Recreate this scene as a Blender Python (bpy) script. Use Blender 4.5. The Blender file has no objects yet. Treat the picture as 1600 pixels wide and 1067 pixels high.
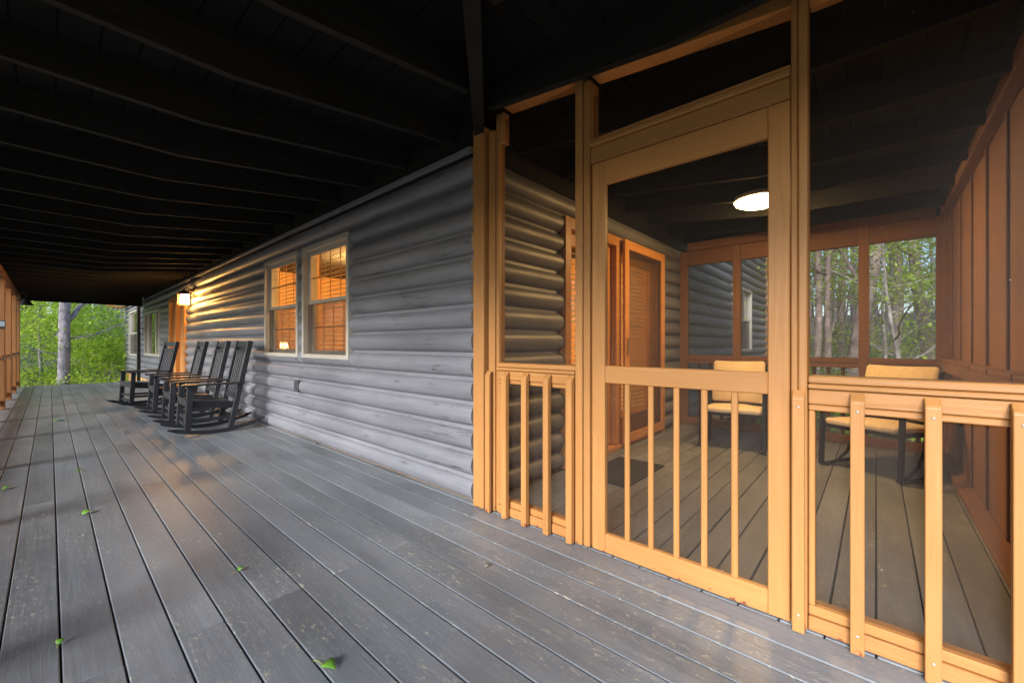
import bpy, math, random
import numpy as np
from mathutils import Vector, Matrix, Euler

# ------------------------------------------------------------------ camera, sky, sun, exposure
scene = bpy.context.scene
col = scene.collection
R = math.radians
CAM_H = 1.10
cam_d = bpy.data.cameras.new('camera'); cam = bpy.data.objects.new('camera', cam_d); col.objects.link(cam)
cam_d.sensor_width = 36.0; cam_d.lens = 641.0 / 1600.0 * 36.0
cam_d.shift_y = 3.5 / 1600.0
cam_d.clip_start = 0.02; cam_d.clip_end = 600
cam.location = (0, 0, CAM_H); cam.rotation_euler = (R(90), 0, R(-48.4))
scene.camera = cam

SUN_EL, SUN_DIR = 25.0, (-0.98, -0.20)          # where the light comes from
world = bpy.data.worlds.new('World'); scene.world = world; world.use_nodes = True
wn = world.node_tree.nodes; wl = world.node_tree.links; wn.clear()
sky = wn.new('ShaderNodeTexSky'); sky.sky_type = 'NISHITA'; sky.sun_disc = False
sky.sun_elevation = R(SUN_EL); sky.sun_rotation = math.atan2(SUN_DIR[0], SUN_DIR[1])
sky.air_density = 1.0; sky.dust_density = 1.3; sky.ozone_density = 2.5
bg = wn.new('ShaderNodeBackground'); bg.inputs['Strength'].default_value = 0.10
wo = wn.new('ShaderNodeOutputWorld')
wl.new(sky.outputs[0], bg.inputs[0]); wl.new(bg.outputs[0], wo.inputs[0])
sun_d = bpy.data.lights.new('sun', 'SUN'); sun = bpy.data.objects.new('sun', sun_d); col.objects.link(sun)
sun_d.energy = 2.0; sun_d.angle = R(24); sun_d.color = (0.99, 0.98, 1.0)
sv = Vector((SUN_DIR[0] * math.cos(R(SUN_EL)), SUN_DIR[1] * math.cos(R(SUN_EL)), math.sin(R(SUN_EL))))
sun.rotation_euler = sv.to_track_quat('Z', 'Y').to_euler(); sun.location = (-30, -20, 20)
scene.view_settings.view_transform = 'Standard'; scene.view_settings.look = 'None'
scene.view_settings.exposure = 1.85; scene.view_settings.gamma = 1.0
scene.view_settings.use_curve_mapping = False
scene.render.engine = 'CYCLES'
scene.cycles.transparent_max_bounces = 24
scene.cycles.max_bounces = 8

# ------------------------------------------------------------------ materials
MATS = {}
def node_mat(name):
    m = bpy.data.materials.new(name); m.use_nodes = True
    nt = m.node_tree; nt.nodes.clear(); MATS[name] = m
    return m, nt.nodes, nt.links
def N(nodes, kind, **kw):
    n = nodes.new(kind)
    for k, v in kw.items():
        if k in n.inputs.keys(): n.inputs[k].default_value = v
        else: setattr(n, k, v)
    return n
def ramp(nodes, stops):
    r = nodes.new('ShaderNodeValToRGB'); e = r.color_ramp.elements
    while len(e) < len(stops): e.new(0.5)
    for i, (p, c) in enumerate(stops):
        e[i].position = p; e[i].color = (c[0], c[1], c[2], 1) if not isinstance(c, float) else (c, c, c, 1)
    return r
def mix(nodes, links, fac, a, b, blend='MIX'):
    m = nodes.new('ShaderNodeMix'); m.data_type = 'RGBA'; m.blend_type = blend
    for i, v in ((0, fac), (6, a), (7, b)):
        sock = m.inputs[i]
        if hasattr(v, 'links'): links.new(v, sock)
        elif isinstance(v, (int, float)): sock.default_value = v if i == 0 else (v, v, v, 1)
        else: sock.default_value = (v[0], v[1], v[2], 1)
    return m.outputs[2]

def wood(name, c0, c1, rough=0.55, grain=1.0, bump=0.25, vary=0.25, wear=None, wear_amt=0.0, crack=None, chip=None,
         knots=0.0, spec=0.4, fine=1.0, blotch=0.0):
    """painted or stained timber, grain along the piece's own X axis, each piece offset by its random number"""
    m, n, l = node_mat(name)
    out = N(n, 'ShaderNodeOutputMaterial'); p = N(n, 'ShaderNodeBsdfPrincipled')
    l.new(p.outputs[0], out.inputs[0])
    tc = N(n, 'ShaderNodeTexCoord'); oi = N(n, 'ShaderNodeObjectInfo')
    mul = N(n, 'ShaderNodeMath', operation='MULTIPLY'); mul.inputs[1].default_value = 57.0
    l.new(oi.outputs['Random'], mul.inputs[0])
    add = N(n, 'ShaderNodeVectorMath', operation='ADD'); l.new(tc.outputs['Object'], add.inputs[0])
    l.new(mul.outputs[0], add.inputs[1])
    def mapped(s):
        mp = N(n, 'ShaderNodeMapping'); mp.inputs['Scale'].default_value = s; l.new(add.outputs[0], mp.inputs[0]); return mp.outputs[0]
    g1 = N(n, 'ShaderNodeTexNoise', Scale=1.0, Detail=8.0, Roughness=0.65, Distortion=0.6)
    l.new(mapped((2.2 * fine, 38 * fine, 38 * fine)), g1.inputs['Vector'])
    g2 = N(n, 'ShaderNodeTexNoise', Scale=1.0, Detail=4.0, Roughness=0.6)
    l.new(mapped((0.7, 2.2, 2.2)), g2.inputs['Vector'])
    gr = ramp(n, [(0.32, 0.0), (0.68, 1.0)]); l.new(g1.outputs[0], gr.inputs[0])
    base = mix(n, l, gr.outputs[0], c0, c1)
    hs = N(n, 'ShaderNodeHueSaturation'); l.new(base, hs.inputs['Color'])
    vm = N(n, 'ShaderNodeMapRange'); vm.inputs['To Min'].default_value = 1 - vary; vm.inputs['To Max'].default_value = 1 + vary
    l.new(oi.outputs['Random'], vm.inputs['Value'])
    vv = N(n, 'ShaderNodeMapRange'); vv.inputs['From Min'].default_value = 0.3; vv.inputs['From Max'].default_value = 0.7
    vv.inputs['To Min'].default_value = 1 - vary * 0.8 - blotch; vv.inputs['To Max'].default_value = 1 + vary * 0.8 + blotch
    l.new(g2.outputs[0], vv.inputs['Value'])
    vmul = N(n, 'ShaderNodeMath', operation='MULTIPLY'); l.new(vm.outputs[0], vmul.inputs[0]); l.new(vv.outputs[0], vmul.inputs[1])
    l.new(vmul.outputs[0], hs.inputs['Value'])
    c = hs.outputs[0]
    height = gr.outputs[0]
    if wear:
        w1 = N(n, 'ShaderNodeTexNoise', Scale=1.0, Detail=9.0, Roughness=0.75, Distortion=0.8)
        l.new(mapped((30, 80, 80)), w1.inputs['Vector'])
        w2 = N(n, 'ShaderNodeTexNoise', Scale=1.0, Detail=3.0); l.new(mapped((1.6, 3.5, 3.5)), w2.inputs['Vector'])
        r1 = ramp(n, [(0.57, 0.0), (0.62, 1.0)]); l.new(w1.outputs[0], r1.inputs[0])
        r2 = ramp(n, [(0.42, 0.0), (0.62, 1.0)]); l.new(w2.outputs[0], r2.inputs[0])
        mm = N(n, 'ShaderNodeMath', operation='MULTIPLY'); l.new(r1.outputs[0], mm.inputs[0]); l.new(r2.outputs[0], mm.inputs[1])
        m2 = N(n, 'ShaderNodeMath', operation='MULTIPLY'); l.new(mm.outputs[0], m2.inputs[0]); m2.inputs[1].default_value = wear_amt
        c = mix(n, l, m2.outputs[0], c, wear)
    if knots:
        kv = N(n, 'ShaderNodeTexVoronoi', Scale=1.0); l.new(mapped((2.0, 7.0, 7.0)), kv.inputs['Vector'])
        kr = ramp(n, [(0.05, 1.0), (0.12, 0.0)]); l.new(kv.outputs['Distance'], kr.inputs[0])
        km = N(n, 'ShaderNodeMath', operation='MULTIPLY'); km.inputs[1].default_value = knots; l.new(kr.outputs[0], km.inputs[0])
        c = mix(n, l, km.outputs[0], c, (c0[0] * 0.35, c0[1] * 0.33, c0[2] * 0.3))
    if crack:
        k1 = N(n, 'ShaderNodeTexNoise', Scale=1.0, Detail=3.0, Roughness=0.5, Distortion=1.2); l.new(mapped((1.3, 26, 26)), k1.inputs['Vector'])
        k2 = N(n, 'ShaderNodeTexNoise', Scale=1.0, Detail=1.0); l.new(mapped((2.1, 5, 5)), k2.inputs['Vector'])
        ka = ramp(n, [(0.485, 0.0), (0.5, 1.0), (0.515, 0.0)]); l.new(k1.outputs[0], ka.inputs[0])
        kb = ramp(n, [(0.58, 0.0), (0.63, 1.0)]); l.new(k2.outputs[0], kb.inputs[0])
        km = N(n, 'ShaderNodeMath', operation='MULTIPLY'); l.new(ka.outputs[0], km.inputs[0]); l.new(kb.outputs[0], km.inputs[1])
        c = mix(n, l, km.outputs[0], c, crack)
    if chip:
        # paint flaked off close to the boards the posts stand on
        ge = N(n, 'ShaderNodeNewGeometry'); sx = N(n, 'ShaderNodeSeparateXYZ'); l.new(ge.outputs['Position'], sx.inputs[0])
        zr = N(n, 'ShaderNodeMapRange'); zr.inputs['From Min'].default_value = 0.0; zr.inputs['From Max'].default_value = 0.11
        zr.inputs['To Min'].default_value = 0.30; zr.inputs['To Max'].default_value = -0.02; l.new(sx.outputs[2], zr.inputs['Value'])
        cn = N(n, 'ShaderNodeTexNoise', Scale=26.0, Detail=5.0, Roughness=0.6); l.new(ge.outputs['Position'], cn.inputs['Vector'])
        ca = N(n, 'ShaderNodeMath', operation='ADD'); l.new(cn.outputs[0], ca.inputs[0]); l.new(zr.outputs[0], ca.inputs[1])
        cr = ramp(n, [(0.84, 0.0), (0.87, 1.0)]); l.new(ca.outputs[0], cr.inputs[0])
        c = mix(n, l, cr.outputs[0], c, chip)
    l.new(c, p.inputs['Base Color'])
    rr = N(n, 'ShaderNodeMapRange'); rr.inputs['To Min'].default_value = rough - 0.1; rr.inputs['To Max'].default_value = rough + 0.15
    l.new(g1.outputs[0], rr.inputs['Value']); l.new(rr.outputs[0], p.inputs['Roughness'])
    p.inputs['Specular IOR Level'].default_value = spec
    b = N(n, 'ShaderNodeBump', Strength=bump, Distance=0.004 * grain); l.new(height, b.inputs['Height'])
    l.new(b.outputs[0], p.inputs['Normal'])
    return m

def plain(name, c, rough=0.5, metal=0.0, vary=0.12, scale=6.0, bump=0.1, spec=0.5):
    m, n, l = node_mat(name)
    out = N(n, 'ShaderNodeOutputMaterial'); p = N(n, 'ShaderNodeBsdfPrincipled'); l.new(p.outputs[0], out.inputs[0])
    tc = N(n, 'ShaderNodeTexCoord'); t = N(n, 'ShaderNodeTexNoise', Scale=scale, Detail=7.0, Roughness=0.6); l.new(tc.outputs['Object'], t.inputs[0])
    r = ramp(n, [(0.3, tuple(x * (1 - vary) for x in c)), (0.7, tuple(min(1, x * (1 + vary)) for x in c))]); l.new(t.outputs[0], r.inputs[0])
    l.new(r.outputs[0], p.inputs['Base Color']); p.inputs['Roughness'].default_value = rough; p.inputs['Metallic'].default_value = metal
    p.inputs['Specular IOR Level'].default_value = spec
    b = N(n, 'ShaderNodeBump', Strength=bump, Distance=0.003); l.new(t.outputs[0], b.inputs['Height']); l.new(b.outputs[0], p.inputs['Normal'])
    return m

def emit(name, c, s):
    m, n, l = node_mat(name)
    out = N(n, 'ShaderNodeOutputMaterial'); e = N(n, 'ShaderNodeEmission'); e.inputs[0].default_value = (*c, 1); e.inputs[1].default_value = s
    l.new(e.outputs[0], out.inputs[0]); return m

def screen_mat(name, c, cover):
    m, n, l = node_mat(name)
    out = N(n, 'ShaderNodeOutputMaterial'); t = N(n, 'ShaderNodeBsdfTransparent'); d = N(n, 'ShaderNodeBsdfPrincipled')
    d.inputs['Base Color'].default_value = (*c, 1); d.inputs['Roughness'].default_value = 0.55; d.inputs['Specular IOR Level'].default_value = 0.3
    tc = N(n, 'ShaderNodeTexCoord')
    nz = N(n, 'ShaderNodeTexNoise', Scale=3.0, Detail=8.0, Roughness=0.7); l.new(tc.outputs['Object'], nz.inputs[0])
    mr = N(n, 'ShaderNodeMapRange'); mr.inputs['From Min'].default_value = 0.25; mr.inputs['From Max'].default_value = 0.75
    mr.inputs['To Min'].default_value = cover - 0.06; mr.inputs['To Max'].default_value = cover + 0.06; l.new(nz.outputs[0], mr.inputs['Value'])
    # bits of seed fluff and dust caught in the mesh
    v = N(n, 'ShaderNodeTexVoronoi', Scale=11.0); l.new(tc.outputs['Object'], v.inputs['Vector'])
    vr = ramp(n, [(0.018, 1.0), (0.03, 0.0)]); l.new(v.outputs['Distance'], vr.inputs[0])
    mx = N(n, 'ShaderNodeMath', operation='MAXIMUM'); l.new(mr.outputs[0], mx.inputs[0])
    sm = N(n, 'ShaderNodeMath', operation='MULTIPLY'); sm.inputs[1].default_value = 0.45; l.new(vr.outputs[0], sm.inputs[0]); l.new(sm.outputs[0], mx.inputs[1])
    cc = mix(n, l, vr.outputs[0], c, (0.6, 0.55, 0.45)); l.new(cc, d.inputs['Base Color'])
    ms = N(n, 'ShaderNodeMixShader'); l.new(mx.outputs[0], ms.inputs[0]); l.new(t.outputs[0], ms.inputs[1]); l.new(d.outputs[0], ms.inputs[2])
    l.new(ms.outputs[0], out.inputs[0]); return m

def glass_mat(name, tint=(0.93, 0.96, 0.95)):
    m, n, l = node_mat(name)
    out = N(n, 'ShaderNodeOutputMaterial'); t = N(n, 'ShaderNodeBsdfTransparent'); t.inputs[0].default_value = (*tint, 1)
    g = N(n, 'ShaderNodeBsdfGlossy'); g.inputs['Roughness'].default_value = 0.015
    f = N(n, 'ShaderNodeFresnel', IOR=1.5); ms = N(n, 'ShaderNodeMixShader')
    ge = N(n, 'ShaderNodeNewGeometry'); mr = N(n, 'ShaderNodeMapRange'); mr.inputs['To Min'].default_value = 1.5; mr.inputs['To Max'].default_value = 1 / 1.5
    l.new(ge.outputs['Backfacing'], mr.inputs['Value']); l.new(mr.outputs[0], f.inputs['IOR'])
    tc = N(n, 'ShaderNodeTexCoord'); nz = N(n, 'ShaderNodeTexNoise', Scale=1.3, Detail=1.0); l.new(tc.outputs['Object'], nz.inputs[0])
    b = N(n, 'ShaderNodeBump', Strength=0.04, Distance=0.02); l.new(nz.outputs[0], b.inputs['Height']); l.new(b.outputs[0], g.inputs['Normal'])
    l.new(f.outputs[0], ms.inputs[0]); l.new(t.outputs[0], ms.inputs[1]); l.new(g.outputs[0], ms.inputs[2]); l.new(ms.outputs[0], out.inputs[0]); return m

def leaf_mat(name, c0, c1, c2):
    m, n, l = node_mat(name)
    out = N(n, 'ShaderNodeOutputMaterial'); d = N(n, 'ShaderNodeBsdfPrincipled'); t = N(n, 'ShaderNodeBsdfTranslucent')
    d.inputs['Roughness'].default_value = 0.6; d.inputs['Specular IOR Level'].default_value = 0.2
    g = N(n, 'ShaderNodeNewGeometry')
    nz = N(n, 'ShaderNodeTexNoise', Scale=0.9, Detail=5.0, Roughness=0.7); l.new(g.outputs['Position'], nz.inputs[0])
    ri = N(n, 'ShaderNodeMath', operation='MULTIPLY_ADD'); l.new(g.outputs['Random Per Island'], ri.inputs[0]); ri.inputs[1].default_value = 0.4
    sb = N(n, 'ShaderNodeMath', operation='SUBTRACT'); l.new(nz.outputs[0], sb.inputs[0]); sb.inputs[1].default_value = 0.2; l.new(sb.outputs[0], ri.inputs[2])
    r = ramp(n, [(0.28, c0), (0.5, c1), (0.75, c2)]); l.new(ri.outputs[0], r.inputs[0])
    l.new(r.outputs[0], d.inputs['Base Color']); l.new(r.outputs[0], t.inputs[0])
    ms = N(n, 'ShaderNodeMixShader'); ms.inputs[0].default_value = 0.5
    l.new(d.outputs[0], ms.inputs[1]); l.new(t.outputs[0], ms.inputs[2]); l.new(ms.outputs[0], out.inputs[0]); return m

def bark_mat(name, c0, c1):
    m, n, l = node_mat(name)
    out = N(n, 'ShaderNodeOutputMaterial'); p = N(n, 'ShaderNodeBsdfPrincipled'); l.new(p.outputs[0], out.inputs[0])
    tc = N(n, 'ShaderNodeTexCoord'); mp = N(n, 'ShaderNodeMapping'); mp.inputs['Scale'].default_value = (16, 16, 5); l.new(tc.outputs['Object'], mp.inputs[0])
    t = N(n, 'ShaderNodeTexNoise', Scale=1.0, Detail=8.0, Roughness=0.7, Distortion=0.4); l.new(mp.outputs[0], t.inputs[0])
    t2 = N(n, 'ShaderNodeTexNoise', Scale=2.4, Detail=5.0, Roughness=0.7); l.new(tc.outputs['Object'], t2.inputs[0])
    r = ramp(n, [(0.34, c0), (0.64, c1)]); l.new(t.outputs[0], r.inputs[0])
    r2 = ramp(n, [(0.35, 0.55), (0.65, 1.25)]); l.new(t2.outputs[0], r2.inputs[0])
    c = mix(n, l, 1.0, r.outputs[0], r2.outputs[0], 'MULTIPLY')
    l.new(c, p.inputs['Base Color']); p.inputs['Roughness'].default_value = 0.9; p.inputs['Specular IOR Level'].default_value = 0.15
    b = N(n, 'ShaderNodeBump', Strength=0.8, Distance=0.03); l.new(t.outputs[0], b.inputs['Height']); l.new(b.outputs[0], p.inputs['Normal']); return m

wood('deck_paint', (0.150, 0.163, 0.176), (0.185, 0.198, 0.207), rough=0.40, bump=0.22, vary=0.10, wear=(0.50, 0.47, 0.34), wear_amt=0.9, spec=0.5, blotch=0.22)
wood('log_stain', (0.160, 0.162, 0.178), (0.210, 0.209, 0.227), rough=0.42, bump=0.25, vary=0.10, crack=(0.03, 0.028, 0.026), knots=0.55, spec=0.5, fine=0.7, blotch=0.12)
wood('tan_paint', (0.395, 0.178, 0.052), (0.455, 0.215, 0.068), rough=0.42, bump=0.22, vary=0.06, blotch=0.05, knots=0.12, chip=(0.20, 0.055, 0.025), spec=0.4)
wood('tan_paint_shaded', (0.30, 0.135, 0.046), (0.38, 0.18, 0.064), rough=0.5, bump=0.2, vary=0.08, spec=0.35)  # darker copy of the tan paint, with the posts' shade put into its colour
wood('brown_and_shaded_tan', (0.175, 0.084, 0.043), (0.225, 0.114, 0.060), rough=0.6, bump=0.25, vary=0.12, spec=0.3)  # stud wall's own brown; on the back wall, tan paint with shade mixed in
wood('plywood', (0.205, 0.104, 0.058), (0.26, 0.137, 0.077), rough=0.7, bump=0.2, vary=0.08, spec=0.2, knots=0.3)
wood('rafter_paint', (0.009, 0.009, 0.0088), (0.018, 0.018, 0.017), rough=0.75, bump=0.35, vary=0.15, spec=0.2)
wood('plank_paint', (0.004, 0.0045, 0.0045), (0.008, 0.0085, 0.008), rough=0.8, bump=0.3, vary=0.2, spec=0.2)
wood('chair_paint', (0.022, 0.023, 0.026), (0.036, 0.037, 0.041), rough=0.36, bump=0.2, vary=0.12, spec=0.4)
wood('cream_vinyl', (0.44, 0.40, 0.33), (0.49, 0.45, 0.37), rough=0.4, bump=0.03, vary=0.04)
wood('door_stain', (0.50, 0.21, 0.06), (0.60, 0.28, 0.085), rough=0.4, bump=0.12, vary=0.08)
wood('pine_wall', (0.55, 0.30, 0.11), (0.68, 0.40, 0.17), rough=0.5, bump=0.1, vary=0.1, knots=0.5)
plain('black_metal', (0.022, 0.022, 0.024), 0.35, 0.6)
plain('bronze_metal', (0.09, 0.05, 0.03), 0.4, 0.7)
plain('brass_metal', (0.62, 0.47, 0.22), 0.3, 0.9)
plain('grey_plastic', (0.32, 0.34, 0.36), 0.5)
plain('dark_plastic', (0.05, 0.05, 0.055), 0.5)
plain('display_glass', (0.35, 0.42, 0.45), 0.2)
plain('cushion_cloth', (0.74, 0.60, 0.40), 0.9, vary=0.1, scale=40, bump=0.4, spec=0.1)
plain('chair_mesh', (0.05, 0.042, 0.036), 0.7, scale=60)
plain('mat_rubber', (0.022, 0.024, 0.028), 0.85, scale=80, bump=0.9)
plain('under_black', (0.008, 0.008, 0.009), 0.95)
plain('blind_vinyl', (0.80, 0.66, 0.42), 0.5, vary=0.03)
plain('room_floor', (0.25, 0.14, 0.07), 0.5)
plain('felt_roof', (0.06, 0.06, 0.06), 0.9)
plain('leaf_green', (0.13, 0.32, 0.03), 0.45, scale=30)
plain('leaf_dry', (0.16, 0.14, 0.11), 0.7, scale=30)
plain('leaf_stalk', (0.35, 0.38, 0.08), 0.6)
plain('screw_steel', (0.55, 0.5, 0.42), 0.35, 0.6)
emit('lantern_glow', (1.0, 0.48, 0.11), 64.0)
emit('dome_glow', (1.0, 0.60, 0.22), 58.0)
emit('shade_glow', (1.0, 0.60, 0.16), 10.0)
emit('room_glow', (1.0, 0.52, 0.16), 200.0)
screen_mat('insect_screen', (0.035, 0.026, 0.020), 0.20)
screen_mat('window_screen', (0.06, 0.048, 0.038), 0.34)
glass_mat('window_glass')
leaf_mat('leaves_spring', (0.24, 0.38, 0.035), (0.44, 0.60, 0.07), (0.62, 0.74, 0.14))
leaf_mat('leaves_mid', (0.16, 0.28, 0.045), (0.30, 0.46, 0.08), (0.46, 0.60, 0.14))
bark_mat('bark_grey', (0.19, 0.165, 0.175), (0.46, 0.41, 0.43))
bark_mat('bark_brown', (0.19, 0.145, 0.13), (0.42, 0.33, 0.29))
bark_mat('bark_pale', (0.24, 0.20, 0.18), (0.48, 0.43, 0.39))

# ------------------------------------------------------------------ mesh helpers
def tag(o, label=None, cat=None, group=None, kind=None):
    for k, v in (('label', label), ('category', cat), ('group', group), ('kind', kind)):
        if v: o[k] = v
    return o
WP = {}                                              # where each parent stands, in its thing's own space
def thing(name, loc, label=None, cat=None, group=None, kind=None, parent=None):
    o = bpy.data.objects.new(name, None); col.objects.link(o); o.empty_display_size = 0.1
    o.location = loc; WP[o] = Vector(loc); return tag(o, label, cat, group, kind)
def link(name, me, mat, parent=None, origin=(0, 0, 0), rot=(0, 0, 0)):
    o = bpy.data.objects.new(name, me); col.objects.link(o)
    if mat and not me.materials: me.materials.append(MATS[mat])
    off = WP[parent] if parent else Vector((0, 0, 0))
    o.location = Vector(origin) - off; o.rotation_euler = rot
    if parent: o.parent = parent
    WP[o] = Vector(origin); return o
def mesh(verts, faces, smooth=False):
    me = bpy.data.meshes.new('m'); me.from_pydata([tuple(v) for v in verts], [], faces); me.update()
    if smooth: me.polygons.foreach_set('use_smooth', [True] * len(me.polygons))
    return me
def box_geo(d, ch):
    hx, hy, hz = d[0] / 2, d[1] / 2, d[2] / 2
    ch = min(ch, 0.45 * min(hx, hy, hz) * 2 * 0.5)
    V, idx = [], {}
    for sx in (-1, 1):
        for sy in (-1, 1):
            for sz in (-1, 1):
                for a in range(3):
                    v = [sx * (hx - ch), sy * (hy - ch), sz * (hz - ch)]
                    v[a] = (sx * hx, sy * hy, sz * hz)[a]
                    idx[(sx, sy, sz, a)] = len(V); V.append(tuple(v))
    F = []
    for a in range(3):
        b, c = (a + 1) % 3, (a + 2) % 3
        for s in (-1, 1):
            f = []
            for (tb, tc_) in ((-1, -1), (1, -1), (1, 1), (-1, 1)):
                k = [0, 0, 0]; k[a] = s; k[b] = tb; k[c] = tc_; f.append(idx[(*k, a)])
            F.append(f)
        for tb in (-1, 1):
            for tc_ in (-1, 1):                       # edge along a
                k0 = [0, 0, 0]; k0[b] = tb; k0[c] = tc_; k1 = list(k0); k0[a] = -1; k1[a] = 1
                F.append([idx[(*k0, b)], idx[(*k1, b)], idx[(*k1, c)], idx[(*k0, c)]])
    for sx in (-1, 1):
        for sy in (-1, 1):
            for sz in (-1, 1): F.append([idx[(sx, sy, sz, a)] for a in range(3)])
    out = []
    for f in F:
        c = Vector((0, 0, 0))
        for i in f: c += Vector(V[i])
        a, b2, c3 = Vector(V[f[0]]), Vector(V[f[1]]), Vector(V[f[2]])
        out.append(f if (b2 - a).cross(c3 - a).dot(c) > 0 else f[::-1])
    return V, out
BOXES = {}
def piece(name, lo, hi, mat, parent=None, ch=0.003):
    """an axis-aligned timber; the mesh's own X runs along its longest side so the grain follows it"""
    d = [abs(hi[i] - lo[i]) for i in range(3)]; c = [(hi[i] + lo[i]) / 2 for i in range(3)]
    ax = d.index(max(d)); rot = (0, 0, 0)
    if ax == 1: dims = (d[1], d[0], d[2]); rot = (0, 0, R(90))
    elif ax == 2: dims = (d[2], d[1], d[0]); rot = (0, R(90), 0)
    else: dims = tuple(d)
    key = (mat, round(ch, 4)) + tuple(round(x, 4) for x in dims)
    if key not in BOXES: BOXES[key] = mesh(*box_geo(dims, ch))
    return link(name, BOXES[key], mat, parent, c, rot)
def boxes(name, rects, mat, parent=None, ch=0.003, smooth=False):
    """several boxes of ONE part in one mesh, axes not turned (so it may carry sub-parts)"""
    lo = [min(r[0][i] for r in rects) for i in range(3)]; hi = [max(r[1][i] for r in rects) for i in range(3)]
    c = [(lo[i] + hi[i]) / 2 for i in range(3)]; V, F = [], []
    for a, b in rects:
        v, f = box_geo([b[i] - a[i] for i in range(3)], ch); o = [(a[i] + b[i]) / 2 - c[i] for i in range(3)]
        k = len(V); V += [(x + o[0], y + o[1], z + o[2]) for x, y, z in v]; F += [[q + k for q in g] for g in f]
    return link(name, mesh(V, F), mat, parent, c)
def bar(name, p0, p1, w, t, mat, parent, side=(0, 1, 0), ch=0.003):
    """a straight bar between two points, w across `side`, t across the other"""
    p0, p1 = Vector(p0), Vector(p1); x = (p1 - p0); L = x.length; x.normalize()
    y = Vector(side); y = (y - x * y.dot(x)).normalized(); z = x.cross(y)
    m = Matrix((x, y, z)).transposed()
    key = (mat, round(ch, 4), round(L, 4), round(w, 4), round(t, 4))
    if key not in BOXES: BOXES[key] = mesh(*box_geo((L, w, t), ch))
    return link(name, BOXES[key], mat, parent, (p0 + p1) / 2, m.to_euler())
def prism(name, poly, axis, a0, a1, mat, parent=None, smooth=False):
    """polygon in the two other axes, extruded along `axis`"""
    n = len(poly); V = []
    for a in (a0, a1):
        for (p, q) in poly:
            V.append({0: (a, p, q), 1: (p, a, q), 2: (p, q, a)}[axis])
    c = [sum(v[i] for v in V) / len(V) for i in range(3)]
    F = [list(range(n))[::-1], list(range(n, 2 * n))] + [[i, (i + 1) % n, n + (i + 1) % n, n + i] for i in range(n)]
    me = mesh([(v[0] - c[0], v[1] - c[1], v[2] - c[2]) for v in V], F)
    import bmesh
    bm = bmesh.new(); bm.from_mesh(me); bmesh.ops.recalc_face_normals(bm, faces=bm.faces); bm.to_mesh(me); bm.free()
    return link(name, me, mat, parent, c)
def tube_geo(path, rad, sides, V, F, cap=True):
    path = [Vector(p) for p in path]; k0 = len(V); up = Vector((0.3, 0.9, 0.2)).normalized()
    for i, p in enumerate(path):
        t = (path[min(i + 1, len(path) - 1)] - path[max(i - 1, 0)]).normalized()
        u = t.cross(up)
        if u.length < 0.1: u = t.cross(Vector((1, 0, 0)))
        u.normalize(); w = t.cross(u); r = rad[i] if hasattr(rad, '__len__') else rad
        for s in range(sides):
            a = 2 * math.pi * s / sides; V.append(tuple(p + (u * math.cos(a) + w * math.sin(a)) * r))
    for i in range(len(path) - 1):
        for s in range(sides):
            a, b = k0 + i * sides + s, k0 + i * sides + (s + 1) % sides
            F.append([a, b, b + sides, a + sides])
    if cap:
        F.append([k0 + s for s in range(sides)][::-1]); F.append([k0 + (len(path) - 1) * sides + s for s in range(sides)])
def tube(name, path, rad, mat, parent, sides=8):
    V, F = [], []; o = Vector(path[0])
    tube_geo([Vector(p) - o for p in path], rad, sides, V, F)
    return link(name, mesh(V, F, True), mat, parent, o)
def lathe(name, prof, mat, parent, at, sides=24):
    V, F = [], []; n = len(prof)
    for s in range(sides):
        a = 2 * math.pi * s / sides
        for r, z in prof: V.append((r * math.cos(a), r * math.sin(a), z))
    for s in range(sides):
        for i in range(n - 1):
            a, b = s * n + i, ((s + 1) % sides) * n + i; F.append([a, b, b + 1, a + 1])
    return link(name, mesh(V, F, True), mat, parent, at)
def copy_tree(o, parent=None):
    c = o.copy(); col.objects.link(c); c.parent = parent
    for ch in list(o.children): copy_tree(ch, c)
    return c

# ------------------------------------------------------------------ the setting: measurements (metres; x out of the house is minus, y along the long porch)
XW, YW = 1.99, 2.09            # backs of the logs on the long wall and on the short wall inside the screened porch
DECK_X0, DECK_X1, DECK_Y0, DECK_Y1 = -0.702, 1.926, -0.70, 16.35
BACK_X, OUT = 5.80, -0.50      # back of the screened porch; inner face of the outer posts
COURSE, NC = 0.173, 14
random.seed(11)

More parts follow.
